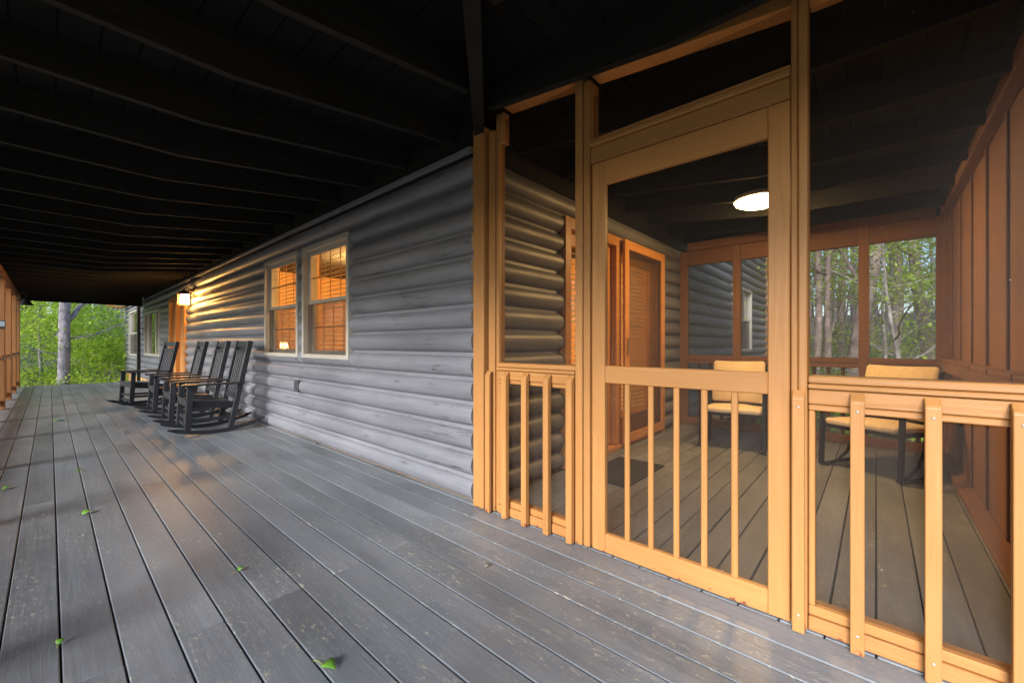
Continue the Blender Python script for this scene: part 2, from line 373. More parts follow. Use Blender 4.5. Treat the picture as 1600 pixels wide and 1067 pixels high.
def ground_z(x, y):
    d = max(0.0, math.hypot(max(0.0, abs(x - 5) - 9), max(0.0, abs(y - 9) - 10)) - 4)
    h = -0.55 + 0.115 * d if d < 45 else -0.55 + 0.115 * 45 + 0.02 * (d - 45)
    return h + 0.10 * math.sin(x * 0.53 + 1.1) * math.cos(y * 0.41) + (0.05 * math.sin(x * 1.7) * math.sin(y * 1.3 + 0.4)) - 0.1
def build_ground():
    xs = sorted(set([-300, -200, -140, -100] + [(-75 + i * 1.5) for i in range(101)] + [100, 140, 200, 300])); ys = xs
    V = [(x, y, ground_z(x, y)) for x in xs for y in ys]; n = len(ys)
    F = [[i * n + j, (i + 1) * n + j, (i + 1) * n + j + 1, i * n + j + 1] for i in range(len(xs) - 1) for j in range(n - 1)]
    m, nn, l = node_mat('forest_floor')
    out = N(nn, 'ShaderNodeOutputMaterial'); p = N(nn, 'ShaderNodeBsdfPrincipled'); l.new(p.outputs[0], out.inputs[0])
    g = N(nn, 'ShaderNodeNewGeometry')
    t = N(nn, 'ShaderNodeTexNoise', Scale=0.35, Detail=6.0, Roughness=0.6); l.new(g.outputs['Position'], t.inputs[0])
    v = N(nn, 'ShaderNodeTexVoronoi', Scale=13.0); l.new(g.outputs['Position'], v.inputs['Vector'])
    r = ramp(nn, [(0.0, (0.08, 0.06, 0.05)), (0.5, (0.19, 0.145, 0.125)), (1.0, (0.36, 0.29, 0.26))]); l.new(v.outputs['Color'], r.inputs[0])
    r2 = ramp(nn, [(0.42, 0.0), (0.62, 1.0)]); l.new(t.outputs[0], r2.inputs[0])
    c = mix(nn, l, r2.outputs[0], r.outputs[0], (0.07, 0.13, 0.03)); l.new(c, p.inputs['Base Color']); p.inputs['Roughness'].default_value = 0.95
    b = N(nn, 'ShaderNodeBump', Strength=0.9, Distance=0.04); l.new(v.outputs['Distance'], b.inputs['Height']); l.new(b.outputs[0], p.inputs['Normal'])
    o = link('ground', mesh(V, F, True), 'forest_floor'); tag(o, 'leaf littered forest floor rising away from the porch', 'ground', kind='structure')
build_ground()

# ---- decks, board by board
def build_decks():
    d = thing('deck', (0.6, 8, 0), 'blue grey painted plank deck of the long porch', 'deck', kind='structure')
    x = 0.32 - 7 * 0.146; row = 0
    while x < DECK_X1 + 0.05:
        joints = [1.94 - 4.88 + 4.88 * k for k in range(6)] if row % 2 else [-0.5 + 4.88 * k - 0.06 * (row % 3) for k in range(6)]
        hi = XW - 0.01 if x > DECK_X1 - 0.02 else x + 0.1405
        y_start = YW - 0.14 if x > DECK_X1 - 0.02 else DECK_Y0
        cuts = [y_start] + [j for j in joints if y_start + 0.2 < j < DECK_Y1 - 0.2] + [DECK_Y1]
        for a, b in zip(cuts[:-1], cuts[1:]):
            o = piece('deck_board', (x, a + 0.002, -0.034), (hi, b - 0.002, 0.0), 'deck_paint', d, 0.0035)
            o.location.z += random.uniform(-0.0012, 0.0008)
        x += 0.146; row += 1
    piece('rim_joist', (DECK_X0 - 0.04, DECK_Y1 - 0.06, -0.30), (XW, DECK_Y1 - 0.02, -0.036), 'brown_and_shaded_tan', d)
    piece('rim_joist', (DECK_X0 - 0.01, DECK_Y0 + 0.02, -0.30), (DECK_X0 + 0.03, DECK_Y1 - 0.07, -0.036), 'brown_and_shaded_tan', d)
    piece('shade_sheet', (DECK_X0 + 0.05, DECK_Y0 + 0.05, -0.10), (XW, DECK_Y1 - 0.07, -0.06), 'under_black', d)  # black sheet added as the shade under the boards, seen through the seams
    f = thing('porch_floor', (4, 0.8, 0), 'grey brown plank floor inside the screened porch', 'floor', kind='structure')
    y = -4 * 0.146; row = 0
    while y < YW - 0.1:
        jx = 4.36 if row % 2 else 99
        cuts = [DECK_X1 + 0.001] + ([jx] if jx < BACK_X else []) + [BACK_X + 0.10]
        for a, b in zip(cuts[:-1], cuts[1:]):
            o = piece('floor_board', (a + 0.003, y + 0.003, -0.034), (b - 0.002, min(y + 0.1435, YW), 0.0), 'deck_paint', f, 0.0035)
            o.location.z += random.uniform(-0.001, 0.0008)
        y += 0.146; row += 1
    piece('shade_sheet', (XW + 0.002, DECK_Y0 + 0.05, -0.10), (BACK_X + 0.05, YW, -0.06), 'under_black', f)  # added black sheet, stands in for the shade below the floor
build_decks()

# ---- porch roof: rafters, hip, planks, beams
def under(t):                  # underside of a rafter at distance t from the outer edge line (t = x + 0.6)
    return 2.35 + 0.017 * max(0, min(t, 1.18)) / 1.18 + max(0, t - 1.18) * 0.125
def top_of(t): return 2.475 + 0.088 * t
Y_END = 17.25
def build_roof():
    r = thing('porch_roof', (0.6, 8, 2.4), 'dark painted open rafter ceiling of the wraparound porch', 'ceiling', kind='structure')
    rng = random.Random(4)
    def raf(x0, x1): return [(x0, under(x0 + 0.6)), (-0.02 + 0.6, under(1.18))] + [(x1, under(x1 + 0.6)), (x1, top_of(x1 + 0.6)), (x0, top_of(x0 + 0.6))]
    def raf_clip(x1):
        pts = [(-0.85, 2.37)]
        if x1 > 0.6: pts.append((0.58, under(1.18)))
        return pts + [(x1, under(x1 + 0.6)), (x1, top_of(x1 + 0.6)), (-0.85, top_of(-0.25))]
    def rafter(y, x1):             # broken into short lengths so that the hewn underside wanders a little
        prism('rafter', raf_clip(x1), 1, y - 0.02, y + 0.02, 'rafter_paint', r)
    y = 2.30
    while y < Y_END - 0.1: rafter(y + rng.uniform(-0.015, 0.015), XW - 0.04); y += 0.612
    for y in (1.69, 1.08, 0.47): rafter(y, y - 0.16)
    def rafter_s(x, y1):
        pts = [(q - 0.0 + 0.09, z) for q, z in raf_clip(y1 - 0.09)]
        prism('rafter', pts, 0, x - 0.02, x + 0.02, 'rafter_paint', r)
    x = 2.36
    while x < BACK_X + 0.4: rafter_s(x, YW - 0.04); x += 0.612
    for x in (1.75, 1.14, 0.53): rafter_s(x, x - 0.02)
    # hip rafter: from the house corner out over the corner of the deck
    V, F = [], []
    a = Vector((XW - 0.03, YW - 0.05)); b = Vector((-0.85, -0.76)); n = Vector((b.y - a.y, a.x - b.x)).normalized() * 0.034
    for p in (a, Vector((0.58, 0.67)), b):
        t = p.x + 0.6; zb = (under(t) if t > 0 else 2.37) - 0.035; zt = top_of(t)
        for s in (-1, 1): V += [(p.x + n.x * s, p.y + n.y * s, zb), (p.x + n.x * s, p.y + n.y * s, zt)]
    for i in (0, 4): F += [[i, i + 2, i + 6, i + 4], [i + 1, i + 5, i + 7, i + 3], [i, i + 4, i + 5, i + 1], [i + 2, i + 3, i + 7, i + 6]]
    F += [[0, 1, 3, 2], [8, 10, 11, 9]]
    link('hip_rafter', mesh([(v[0] - 0.6, v[1] - 0.6, v[2] - 2.4) for v in V], F), 'rafter_paint', r, (0.6, 0.6, 2.4))
    # ceiling planks on top of the rafters
    w = 0.139; x = -0.95
    while x < XW + 0.0:
        x1 = min(x + w - 0.004, XW)
        z0, z1 = top_of(x + 0.6), top_of(x1 + 0.6); ys = max(-0.9, x + 0.1)
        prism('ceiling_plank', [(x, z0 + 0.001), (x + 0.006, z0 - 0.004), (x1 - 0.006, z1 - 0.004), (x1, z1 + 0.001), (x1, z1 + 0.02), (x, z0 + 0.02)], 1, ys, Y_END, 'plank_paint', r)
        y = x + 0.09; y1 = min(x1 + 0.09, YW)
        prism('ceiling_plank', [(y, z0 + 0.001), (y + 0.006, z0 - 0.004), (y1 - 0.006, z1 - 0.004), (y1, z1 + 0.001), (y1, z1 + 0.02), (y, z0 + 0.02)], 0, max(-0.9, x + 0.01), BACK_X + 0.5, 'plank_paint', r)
        x += w
    prism('roof_cover', [(-1.0, 2.475), (XW + 0.2, 2.74), (XW + 0.2, 2.80), (-1.0, 2.53)], 1, -0.9, Y_END, 'felt_roof', r)
    prism('roof_cover', [(-0.9, 2.477), (YW + 0.2, 2.742), (YW + 0.2, 2.81), (-0.9, 2.54)], 0, -0.95, BACK_X + 0.5, 'felt_roof', r)
    # beams carrying the rafters, end fascia
    piece('beam', (-0.62, -0.55, 2.19), (-0.51, Y_END - 0.05, 2.345), 'brown_and_shaded_tan', r, 0.006)
    piece('beam', (-0.50, -0.62, 2.19), (1.90, -0.51, 2.345), 'brown_and_shaded_tan', r, 0.006)
    prism('fascia', [(-0.95, 2.27), (XW - 0.06, 2.27), (XW - 0.06, 2.72), (-0.95, 2.47)], 1, Y_END + 0.002, Y_END + 0.04, 'rafter_paint', r)
    piece('fascia', (-0.99, -0.9, 2.33), (-0.951, Y_END - 0.04, 2.47), 'rafter_paint', r)
    piece('frieze_board', (XW - 0.030, 2.10, NC * COURSE - 0.01), (XW + 0.01, 22.0, 2.70), 'rafter_paint', r)
    piece('frieze_trim', (XW - 0.062, 2.10, NC * COURSE + 0.004), (XW - 0.032, 22.0, NC * COURSE + 0.045), 'log_stain', r)
    piece('frieze_board', (XW + 0.05, YW - 0.030, NC * COURSE - 0.01), (BACK_X + 0.5, YW + 0.01, 2.70), 'rafter_paint', r)
build_roof()

# ------------------------------------------------------------------ the log house
PROF = [(0.0, 0.006), (0.03, 0.016), (0.08, 0.030), (0.17, 0.044), (0.30, 0.054), (0.45, 0.058), (0.60, 0.055), (0.72, 0.046), (0.80, 0.034), (0.835, 0.023), (0.845, 0.012), (1.0, 0.010)]
LOGS = {}
def log_mesh(L, t0, t1):
    key = (round(L, 3), round(t0, 3), round(t1, 3))
    if key in LOGS: return LOGS[key]
    def off(t):
        for (a, oa), (b, ob) in zip(PROF[:-1], PROF[1:]):
            if a <= t <= b: return oa + (ob - oa) * (t - a) / (b - a)
        return PROF[-1][1]
    ts = [t0] + [a for a, _ in PROF if t0 < a < t1] + [t1]
    pr = [(-off(t), t * COURSE) for t in ts] + [(0, t1 * COURSE), (0, t0 * COURSE)]
    n = len(pr); V = [(-L / 2, o, z) for o, z in pr] + [(L / 2, o, z) for o, z in pr]
    V = V + V
    F = [list(range(2 * n, 3 * n)), list(range(3 * n, 4 * n))[::-1]] + [[i, n + i, n + (i + 1) % n, (i + 1) % n] for i in range(n)]
    me = mesh(V, F, False)
    sm = [False, False] + [i < len(ts) - 3 for i in range(n)]
    me.polygons.foreach_set('use_smooth', sm)
    LOGS[key] = me; return me

house = thing('log_house', (6, 9, 0), 'grey half log sided house with lit windows along the porch', 'house')
WIN_A, WIN_B = (3.85, 4.96, 0.94, 2.20), (5.09, 6.21, 0.94, 2.20)
FRONT = (11.1, 12.9, 0.0, 2.20); WIN_C = (14.3, 16.9, 0.75, 2.05); WIN_D = (18.5, 20.6, 0.69, 2.25)
PORCH_DOORS = (2.98, 5.10, 0.0, 2.22); WIN_E = (8.66, 10.2, 0.94, 2.25)
def wall(openings, a0, a1, axis, seed):
    rng = random.Random(seed)
    for k in range(NC):
        z0, z1 = k * COURSE, (k + 1) * COURSE
        # stretches free of openings; partly covered courses are cut down
        cuts = sorted({a0, a1} | {o[0] for o in openings} | {o[1] for o in openings})
        runs = []
        for s, e in zip(cuts[:-1], cuts[1:]):
            t0, t1 = 0.0, 1.0
            for o in openings:
                if o[0] <= s + 1e-6 and e <= o[1] + 1e-6:
                    if o[2] <= z0 + 1e-4 and o[3] >= z1 - 1e-4: t1 = 0.0
                    elif o[2] <= z0 and o[3] > z0: t0 = max(t0, (o[3] - z0) / COURSE)
                    elif o[2] < z1 and o[3] >= z1: t1 = min(t1, (o[2] - z0) / COURSE)
            if t1 - t0 < 0.05: runs.append(None); continue
            if runs and runs[-1] and runs[-1][2:] == (t0, t1): runs[-1] = (runs[-1][0], e, t0, t1)
            else: runs.append((s, e, t0, t1))
        for q in runs:
            if not q: continue
            s, e, t0, t1 = q; s += 0.004; e -= 0.004
            parts = [(s, e)]
            if e - s > 5.2:
                j = s + rng.uniform(2.0, e - s - 2.0); parts = [(s, j - 0.001), (j + 0.001, e)]
            for u, v in parts:
                me = log_mesh(v - u, t0, t1)
                if axis == 'y': link('log', me, 'log_stain', house, (XW, (u + v) / 2, z0), (0, 0, R(-90)))
                else: link('log', me, 'log_stain', house, ((u + v) / 2, YW, z0))
    # sheathing behind the logs
    cuts = sorted({a0, a1} | {o[0] for o in openings} | {o[1] for o in openings})
    for s, e in zip(cuts[:-1], cuts[1:]):
        zs = [(0.0, 2.70)]
        for o in openings:
            if o[0] <= s + 1e-6 and e <= o[1] + 1e-6: zs = [(0.0, o[2]), (o[3], 2.70)]
        for b, t in zs:
            if t - b > 0.02:
                if axis == 'y': piece('sheathing', (XW + 0.003, s, b - 0.3 if b == 0 else b), (XW + 0.14, e, t), 'pine_wall', house, 0.001)
                else: piece('sheathing', (s, YW + 0.003, b - 0.3 if b == 0 else b), (e, YW + 0.14, t), 'pine_wall', house, 0.001)
wall([WIN_A, WIN_B, FRONT, WIN_C, WIN_D], YW + 0.002, 22.0, 'y', 1)
wall([PORCH_DOORS, WIN_E], XW + 0.145, 11.8, 'x', 2)

for k in range(NC, NC + 9):                          # the gable end rises higher past the screened porch
    for u, v in ((6.31, 8.9 + 0.3 * (k % 3)), (8.9 + 0.3 * (k % 3), 11.8)):
        link('log', log_mesh(v - u - 0.002, 0, 1), 'log_stain', house, ((u + v) / 2, YW, k * COURSE))
piece('sheathing', (6.31, YW + 0.003, 2.701), (11.8, YW + 0.14, (NC + 9) * COURSE), 'pine_wall', house, 0.001)
class Frame:                                        # a = along the wall, d = inward from the backs of the logs, z up
    def __init__(s, axis): s.axis = axis
    def b(s, a0, a1, d0, d1, z0, z1):
        return ((XW + d0, a0, z0), (XW + d1, a1, z1)) if s.axis == 'y' else ((a0, YW + d0, z0), (a1, YW + d1, z1))
def double_hung(op, axis, blinds=True, screen=True, cols=4, tag_label=None, shade=None):
    f = Frame(axis); a0, a1, z0, z1 = op; w = 0.045
    win = boxes('window', [f.b(a0, a0 + w, -0.062, 0.10, z0, z1), f.b(a1 - w, a1, -0.062, 0.10, z0, z1),
                           f.b(a0 + w, a1 - w, -0.060, 0.10, z1 - w - 0.01, z1 - 0.001), f.b(a0 + w, a1 - w, -0.064, 0.10, z0 + 0.001, z0 + w)], 'cream_vinyl', house)
    if tag_label: win['label'] = tag_label
    zm = z0 + (z1 - z0) * 0.50; s = 0.04
    def sash(d0, d1, b, t, scr):
        A, B = a0 + w + 0.001, a1 - w - 0.001
        boxes('sash', [f.b(A, A + s, d0, d1, b, t), f.b(B - s, B, d0, d1, b, t), f.b(A + s, B - s, d0 + 0.001, d1 - 0.001, t - s, t), f.b(A + s, B - s, d0 + 0.001, d1 - 0.001, b, b + s)], 'cream_vinyl', win)
        dm = (d0 + d1) / 2
        piece('pane', *f.b(A + s - 0.004, B - s + 0.004, dm - 0.002, dm + 0.002, b + s - 0.004, t - s + 0.004), 'window_glass', win, 0.0)
        for i in range(1, cols):
            q = A + s + (B - A - 2 * s) * i / cols
            piece('muntin', *f.b(q - 0.008, q + 0.008, dm + 0.004, dm + 0.010, b + s, t - s), 'door_stain', win, 0.001)
        q = (b + t) / 2
        piece('muntin', *f.b(A + s, B - s, dm + 0.011, dm + 0.017, q - 0.008, q + 0.008), 'door_stain', win, 0.001)
        if scr: piece('window_screen', *f.b(A + 0.002, B - 0.002, d0 - 0.016, d0 - 0.014, b + 0.005, t - 0.03), 'window_screen', win, 0.0)
    sash(0.0, 0.028, zm - 0.02, z1 - w - 0.011, False)
    sash(0.034, 0.062, z0 + w + 0.001, zm + 0.02, False)
    if screen: piece('window_screen', *f.b(a0 + w + 0.004, a1 - w - 0.004, -0.014, -0.012, z0 + w + 0.004, zm - 0.022), 'window_screen', win, 0.0)
    if blinds:
        z = z1 - w - 0.05; n = int((z - z0 - w) / 0.050)
        for i in range(n):
            zz = z - i * 0.050
            o = piece('blind_slat', *f.b(a0 + 0.06, a1 - 0.06, 0.118, 0.166, zz - 0.002, zz + 0.002), 'blind_vinyl', win, 0.0)
            tilt = R(28 if i < n * 0.55 else 12)
            o.rotation_euler = (tilt, 0, o.rotation_euler[2]) if axis == 'x' else (-tilt, 0, o.rotation_euler[2])
        for q in (a0 + 0.22, a1 - 0.22): piece('blind_cord', *f.b(q - 0.002, q + 0.002, 0.112, 0.115, z0 + 0.06, z1 - 0.06), 'blind_vinyl', win, 0.0)
    return win
double_hung(WIN_A, 'y'); double_hung(WIN_B, 'y')
double_hung(WIN_D, 'y', cols=3); double_hung(WIN_E, 'x', cols=3)
def picture_window(op):
    f = Frame('y'); a0, a1, z0, z1 = op; w = 0.06
    m1, m2 = a0 + 0.62, a1 - 0.62
    win = boxes('window', [f.b(a0, a0 + w, -0.062, 0.1, z0, z1), f.b(a1 - w, a1, -0.062, 0.1, z0, z1), f.b(a0 + w, a1 - w, -0.060, 0.1, z1 - w, z1 - 0.001),
                           f.b(a0 + w, a1 - w, -0.064, 0.1, z0 + 0.001, z0 + w), f.b(m1 - 0.05, m1 + 0.05, -0.05, 0.09, z0 + w, z1 - w), f.b(m2 - 0.05, m2 + 0.05, -0.05, 0.09, z0 + w, z1 - w)], 'cream_vinyl', house)
    win['label'] = 'wide three light window reflecting the green woods'
    for p, q in ((a0 + w, m1 - 0.05), (m1 + 0.05, m2 - 0.05), (m2 + 0.05, a1 - w)):
        piece('pane', *f.b(p - 0.003, q + 0.003, -0.002, 0.002, z0 + w - 0.003, z1 - w + 0.003), 'window_glass', win, 0.0)
picture_window(WIN_C)
def front_door():
    f = Frame('y'); a0, a1, z0, z1 = FRONT
    d = boxes('door', [f.b(a0, a0 + 0.10, -0.075, 0.10, 0.002, z1), f.b(a1 - 0.10, a1, -0.075, 0.10, 0.002, z1), f.b(a0 + 0.1, a1 - 0.1, -0.073, 0.10, z1 - 0.11, z1 - 0.001),
                       f.b(12.05, 12.17, -0.07, 0.10, 0.002, z1 - 0.11)], 'tan_paint', house)
    d['label'] = 'amber front door and side panel glowing under the wall lantern'
    lf = piece('door_leaf', *f.b(a0 + 0.101, 12.049, 0.01, 0.05, 0.01, z1 - 0.112), 'door_stain', d)
    for a, b in ((a0 + 0.22, 11.57), (11.65, 11.93)):
        for z, t in ((0.2, 0.95), (1.1, 1.95)): piece('door_panel', *f.b(a, b, -0.006, 0.008, z, t), 'door_stain', d, 0.006)
    piece('side_panel', *f.b(12.171, a1 - 0.101, 0.01, 0.05, 0.01, z1 - 0.112), 'door_stain', d)
    lathe('door_knob', [(0.0, -0.03), (0.022, -0.025), (0.03, 0.0), (0.022, 0.025), (0.0, 0.03)], 'brass_metal', d, (XW - 0.05, 11.27, 1.0), 12)
front_door()
def porch_doors():
    f = Frame('x'); a0, a1, z0, z1 = PORCH_DOORS; m = 3.97
    d = boxes('double_door', [f.b(a0, a0 + 0.09, -0.07, 0.09, 0.002, z1), f.b(a1 - 0.09, a1, -0.07, 0.09, 0.002, z1), f.b(a0 + 0.09, a1 - 0.09, -0.068, 0.09, z1 - 0.10, z1 - 0.001),
                              f.b(m - 0.05, m + 0.05, -0.066, 0.09, 0.05, z1 - 0.10), f.b(a0 + 0.09, a1 - 0.09, -0.09, 0.09, 0.002, 0.045)], 'door_stain', house)
    d['label'] = 'amber stained double doors with blinds and a sliding screen'
    def leaf(A, B, dep, low, blinds):
        s = 0.10
        boxes('door_leaf', [f.b(A, A + s, dep, dep + 0.04, 0.05, z1 - 0.103), f.b(B - s, B, dep, dep + 0.04, 0.05, z1 - 0.103),
                            f.b(A + s, B - s, dep + 0.001, dep + 0.039, z1 - 0.103 - 0.12, z1 - 0.103), f.b(A + s, B - s, dep + 0.001, dep + 0.039, 0.05, low)], 'door_stain', d)
        piece('pane', *f.b(A + s - 0.004, B - s + 0.004, dep + 0.016, dep + 0.020, low - 0.004, z1 - 0.22), 'window_glass', d, 0.0)
        z = z1 - 0.26; i = 0
        while z > low + 0.03:
            o = piece('blind_slat', *f.b(A + s + 0.005, B - s - 0.005, dep + 0.05, dep + 0.098, z - 0.0015, z + 0.0015), 'blind_vinyl', d, 0.0)
            o.rotation_euler = (R(30 if z > 1.3 else 8), 0, o.rotation_euler[2]); z -= 0.050
    leaf(a0 + 0.092, m - 0.052, 0.0, 0.40, True)
    leaf(m + 0.052, a1 - 0.092, 0.0, 0.30, True)
    A, B, t = m + 0.03, a1 - 0.02, 0.095
    boxes('screen_frame', [f.b(A, A + t, -0.125, -0.095, 0.05, z1 - 0.02), f.b(B - t, B, -0.125, -0.095, 0.05, z1 - 0.02),
                           f.b(A + t, B - t, -0.124, -0.096, z1 - 0.02 - t, z1 - 0.02), f.b(A + t, B - t, -0.124, -0.096, 0.05, 0.05 + t)], 'door_stain', d)
    piece('insect_screen', *f.b(A + t - 0.005, B - t + 0.005, -0.111, -0.109, 0.05 + t - 0.005, z1 - 0.02 - t + 0.005), 'window_screen', d, 0.0)
    piece('door_handle', *f.b(A + 0.035, A + 0.06, -0.142, -0.126, 0.98, 1.16), 'brass_metal', d, 0.006)
    piece('side_batten', *f.b(a1 + 0.001, a1 + 0.035, -0.10, 0.0, 0.002, z1), 'door_stain', d)
porch_doors()
# the lit room behind the windows
piece('room_wall', (6.6, 2.25, -0.1), (6.7, 13.0, 2.7), 'pine_wall', house)
piece('room_wall', (2.15, 9.9, -0.1), (6.59, 10.0, 2.7), 'pine_wall', house)
piece('room_floor', (2.14, 2.24, -0.1), (6.59, 9.89, -0.05), 'room_floor', house)
piece('house_roof', (XW + 0.21, YW + 0.21, 2.71), (11.9, 22.3, 2.80), 'felt_roof', house)
piece('house_wall', (2.15, 21.85, -0.6), (11.6, 21.98, 2.70), 'log_stain', house)
piece('house_wall', (11.66, 2.24, -0.6), (11.79, 21.84, 2.70), 'log_stain', house)
piece('corner_board', (11.80, YW - 0.06, -0.4), (11.90, YW + 0.05, (NC + 9) * COURSE), 'tan_paint', house)
def interior():
    t = thing('table_lamp', (2.75, 7.85, 0.0), 'small lit lamp standing indoors behind the paired windows', 'lamp')
    lathe('shade', [(0.06, 0.0), (0.075, 0.0), (0.055, 0.10), (0.05, 0.10)], 'shade_glow', t, (2.75, 7.85, 1.02), 20)
    lathe('lamp_base', [(0.0, 0.0), (0.09, 0.0), (0.09, 0.02), (0.02, 0.05), (0.045, 0.15), (0.015, 0.25), (0.012, 0.33)], 'brass_metal', t, (2.75, 7.85, 0.72), 16)
    s = thing('side_table', (2.75, 7.85, 0), 'low side table under the lamp inside the window', 'table')
    piece('table_top', (2.5, 7.57, 0.68), (3.0, 8.13, 0.719), 'room_floor', s, 0.006)
    for x in (2.53, 2.93):
        for y in (7.60, 8.07): piece('leg', (x, y, -0.049), (x + 0.04, y + 0.04, 0.679), 'room_floor', s)
    for (x, y, q) in ((3.9, 4.6, 'ceiling lamp glowing inside behind the window blinds'), (3.9, 7.4, 'second ceiling lamp inside the lit room')):
        c = thing('room_light', (x, y, 2.62), q, 'lamp')
        lathe('globe', [(0.0, -0.12), (0.10, -0.10), (0.16, -0.04), (0.17, 0.02)], 'room_glow', c, (x, y, 2.60), 24)
        lathe('lamp_base', [(0.0, 0.10), (0.18, 0.10), (0.18, 0.021), (0.0, 0.021)], 'brass_metal', c, (x, y, 2.60), 24)
interior()

# ------------------------------------------------------------------ screened porch: front wall, door, back wall, boarded wall
def baluster(y, parent, x0=1.888, x1=1.927, zb=0.004, zt=0.925, w=0.039, screw=False):
    poly = [(x0, zb), (x1, zb), (x1, zt), (x0 + 0.004, zt - 0.026), (x0, zt - 0.034)]; xm, zm = (x0 + x1) / 2, (zb + zt) / 2; n = len(poly)
    V = [(z - zm, yy, xm - x) for yy in (-w / 2, w / 2) for x, z in poly]       # own X axis up, so the grain runs up the bar
    F = [list(range(n)), list(range(n, 2 * n))[::-1]] + [[q, n + q, n + (q + 1) % n, (q + 1) % n] for q in range(n)]
    import bmesh
    me = mesh(V, F); bm = bmesh.new(); bm.from_mesh(me); bmesh.ops.recalc_face_normals(bm, faces=bm.faces)
    bmesh.ops.bevel(bm, geom=list(bm.edges), offset=0.0022, segments=1, affect='EDGES'); bm.to_mesh(me); bm.free()
    link('baluster', me, 'tan_paint', parent, (xm, y, zm), (0, R(-90), 0))
    for z in ((0.86, 0.07) if screw else ()):
        b = lathe('screw', [(0.0, -0.002), (0.004, -0.0015), (0.005, 0.0)], 'screw_steel', parent, (x0 - 0.0005, y, z), 8); b.rotation_euler = (0, R(90), 0)
def front_screen_wall():
    w = thing('screen_wall', (1.96, 0.8, 0), 'tan painted screened front wall of the porch with face nailed balusters', 'screen wall')
    P = lambda n, y0, y1, z0, z1, x0=1.93, x1=2.02, ch=0.004: piece(n, (x0, y0, z0), (x1, y1, z1), 'tan_paint', w, ch)
    P('post', 1.945, 2.045, 0.004, 2.545, 1.905, 2.005)
    P('post', 1.868, 1.925, 0.004, 2.50, 1.932, 2.03)
    P('post_trim', 1.840, 1.866, 0.004, 2.60, 1.944, 2.005)
    P('block', 1.801, 1.838, 2.40, 2.60, 1.946, 2.004)
    P('post', 1.195, 1.240, 0.004, 2.56, 1.918, 2.03)
    P('post', 1.152, 1.192, 0.004, 2.52, 1.926, 2.025)
    P('door_jamb', 1.138, 1.150, 0.004, 2.062, 1.945, 2.02)
    P('post', 0.227, 0.250, 0.004, 2.46, 1.926, 2.005)
    P('post', 0.197, 0.225, 0.004, 2.45, 1.916, 2.01)
    P('post', -0.53, -0.43, 0.004, 2.36, 1.905, 2.03)
    # door head
    P('door_head', 0.252, 1.150, 2.064, 2.150, 1.932, 2.02)
    P('head_trim', 0.2515, 1.1505, 2.152, 2.176, 1.918, 2.02)
    P('head_trim', 0.2515, 1.1505, 2.178, 2.196, 1.926, 2.02)
    # sloping top plates
    def plate(ya, yb):
        f = lambda y: 2.405 + 0.12 * max(y, 0.0)
        prism('top_plate', [(ya, f(ya)), (yb, f(yb)), (yb, f(yb) + 0.075), (ya, f(ya) + 0.075)], 0, 1.945, 2.035, 'tan_paint', w)
        prism('plate_trim', [(ya, f(ya) + 0.077), (yb, f(yb) + 0.077), (yb, f(yb) + 0.12), (ya, f(ya) + 0.12)], 0, 1.935, 2.03, 'tan_paint', w)
    plate(1.242, 1.799); plate(0.252, 1.150); plate(-0.428, 0.195)
    for (ya, yb, bal, scr) in ((1.242, 1.838, (1.893, 1.748, 1.585, 1.420, 1.262), False), (-0.428, 0.195, (0.222, 0.050, -0.138, -0.322), True)):
        P('bottom_rail', ya, yb, 0.006, 0.060, 1.929, 2.02); P('rail_trim', ya, yb, 0.062, 0.098, 1.938, 2.0)
        P('rail', ya, yb, 0.845, 0.868, 1.936, 2.0); P('rail', ya, yb, 0.870, 0.928, 1.929, 2.02)
        P('sill', ya, yb, 0.930, 0.948, 1.912, 2.02); P('sill_cap', ya, yb, 0.950, 0.978, 1.922, 2.02)
        P('screen_trim', ya, ya + 0.02, 0.098, 0.845, 1.940, 1.99); P('screen_trim', yb - 0.02, yb, 0.098, 0.845, 1.940, 1.99)
        for y in bal: baluster(y, w, 1.886, 1.918 if abs(y - 0.222) > 0.01 and y < 1.84 else 1.908, screw=scr)
        piece('insect_screen', (1.962, ya + 0.002, 0.095), (1.964, yb - 0.002, 0.85), 'insect_screen', w, 0.0)
        piece('insect_screen', (1.962, ya + 0.002, 0.976), (1.964, yb - 0.002, 2.40 + 0.12 * max(0, ya)), 'insect_screen', w, 0.0)
    piece('insect_screen', (1.962, 0.254, 2.194), (1.964, 1.150, 2.44), 'insect_screen', w, 0.0)
front_screen_wall()
def screen_door():
    d = thing('screen_door', (1.945, 0.69, 0.01), 'tan wooden screen door with vertical bars in its lower half', 'door')
    P = lambda n, y0, y1, z0, z1, x0=1.924, x1=1.960, ch=0.004: piece(n, (x0, y0, z0), (x1, y1, z1), 'tan_paint', d, ch)
    y0, y1 = 0.254, 1.135; s = 0.074
    P('stile', y0, y0 + s, 0.010, 2.056); P('stile', y1 - s, y1, 0.010, 2.056)
    P('rail', y0 + s, y1 - s, 1.935, 2.056, 1.925, 1.959); P('rail', y0 + s, y1 - s, 0.895, 0.985, 1.925, 1.959); P('rail', y0 + s, y1 - s, 0.010, 0.108, 1.925, 1.959)
    n = 6; a, b = y0 + s, y1 - s
    for i in range(1, n):
        y = a + (b - a) * i / n; P('baluster', y - 0.013, y + 0.013, 0.108, 0.895, 1.926, 1.945)
    piece('insect_screen', (1.949, a - 0.002, 0.106), (1.951, b + 0.002, 0.897), 'insect_screen', d, 0.0)
    piece('insect_screen', (1.949, a - 0.002, 0.983), (1.951, b + 0.002, 1.937), 'insect_screen', d, 0.0)
    piece('door_pull', (1.975, 0.275, 1.0), (1.99, 0.29, 1.14), 'black_metal', d, 0.004)
screen_door()
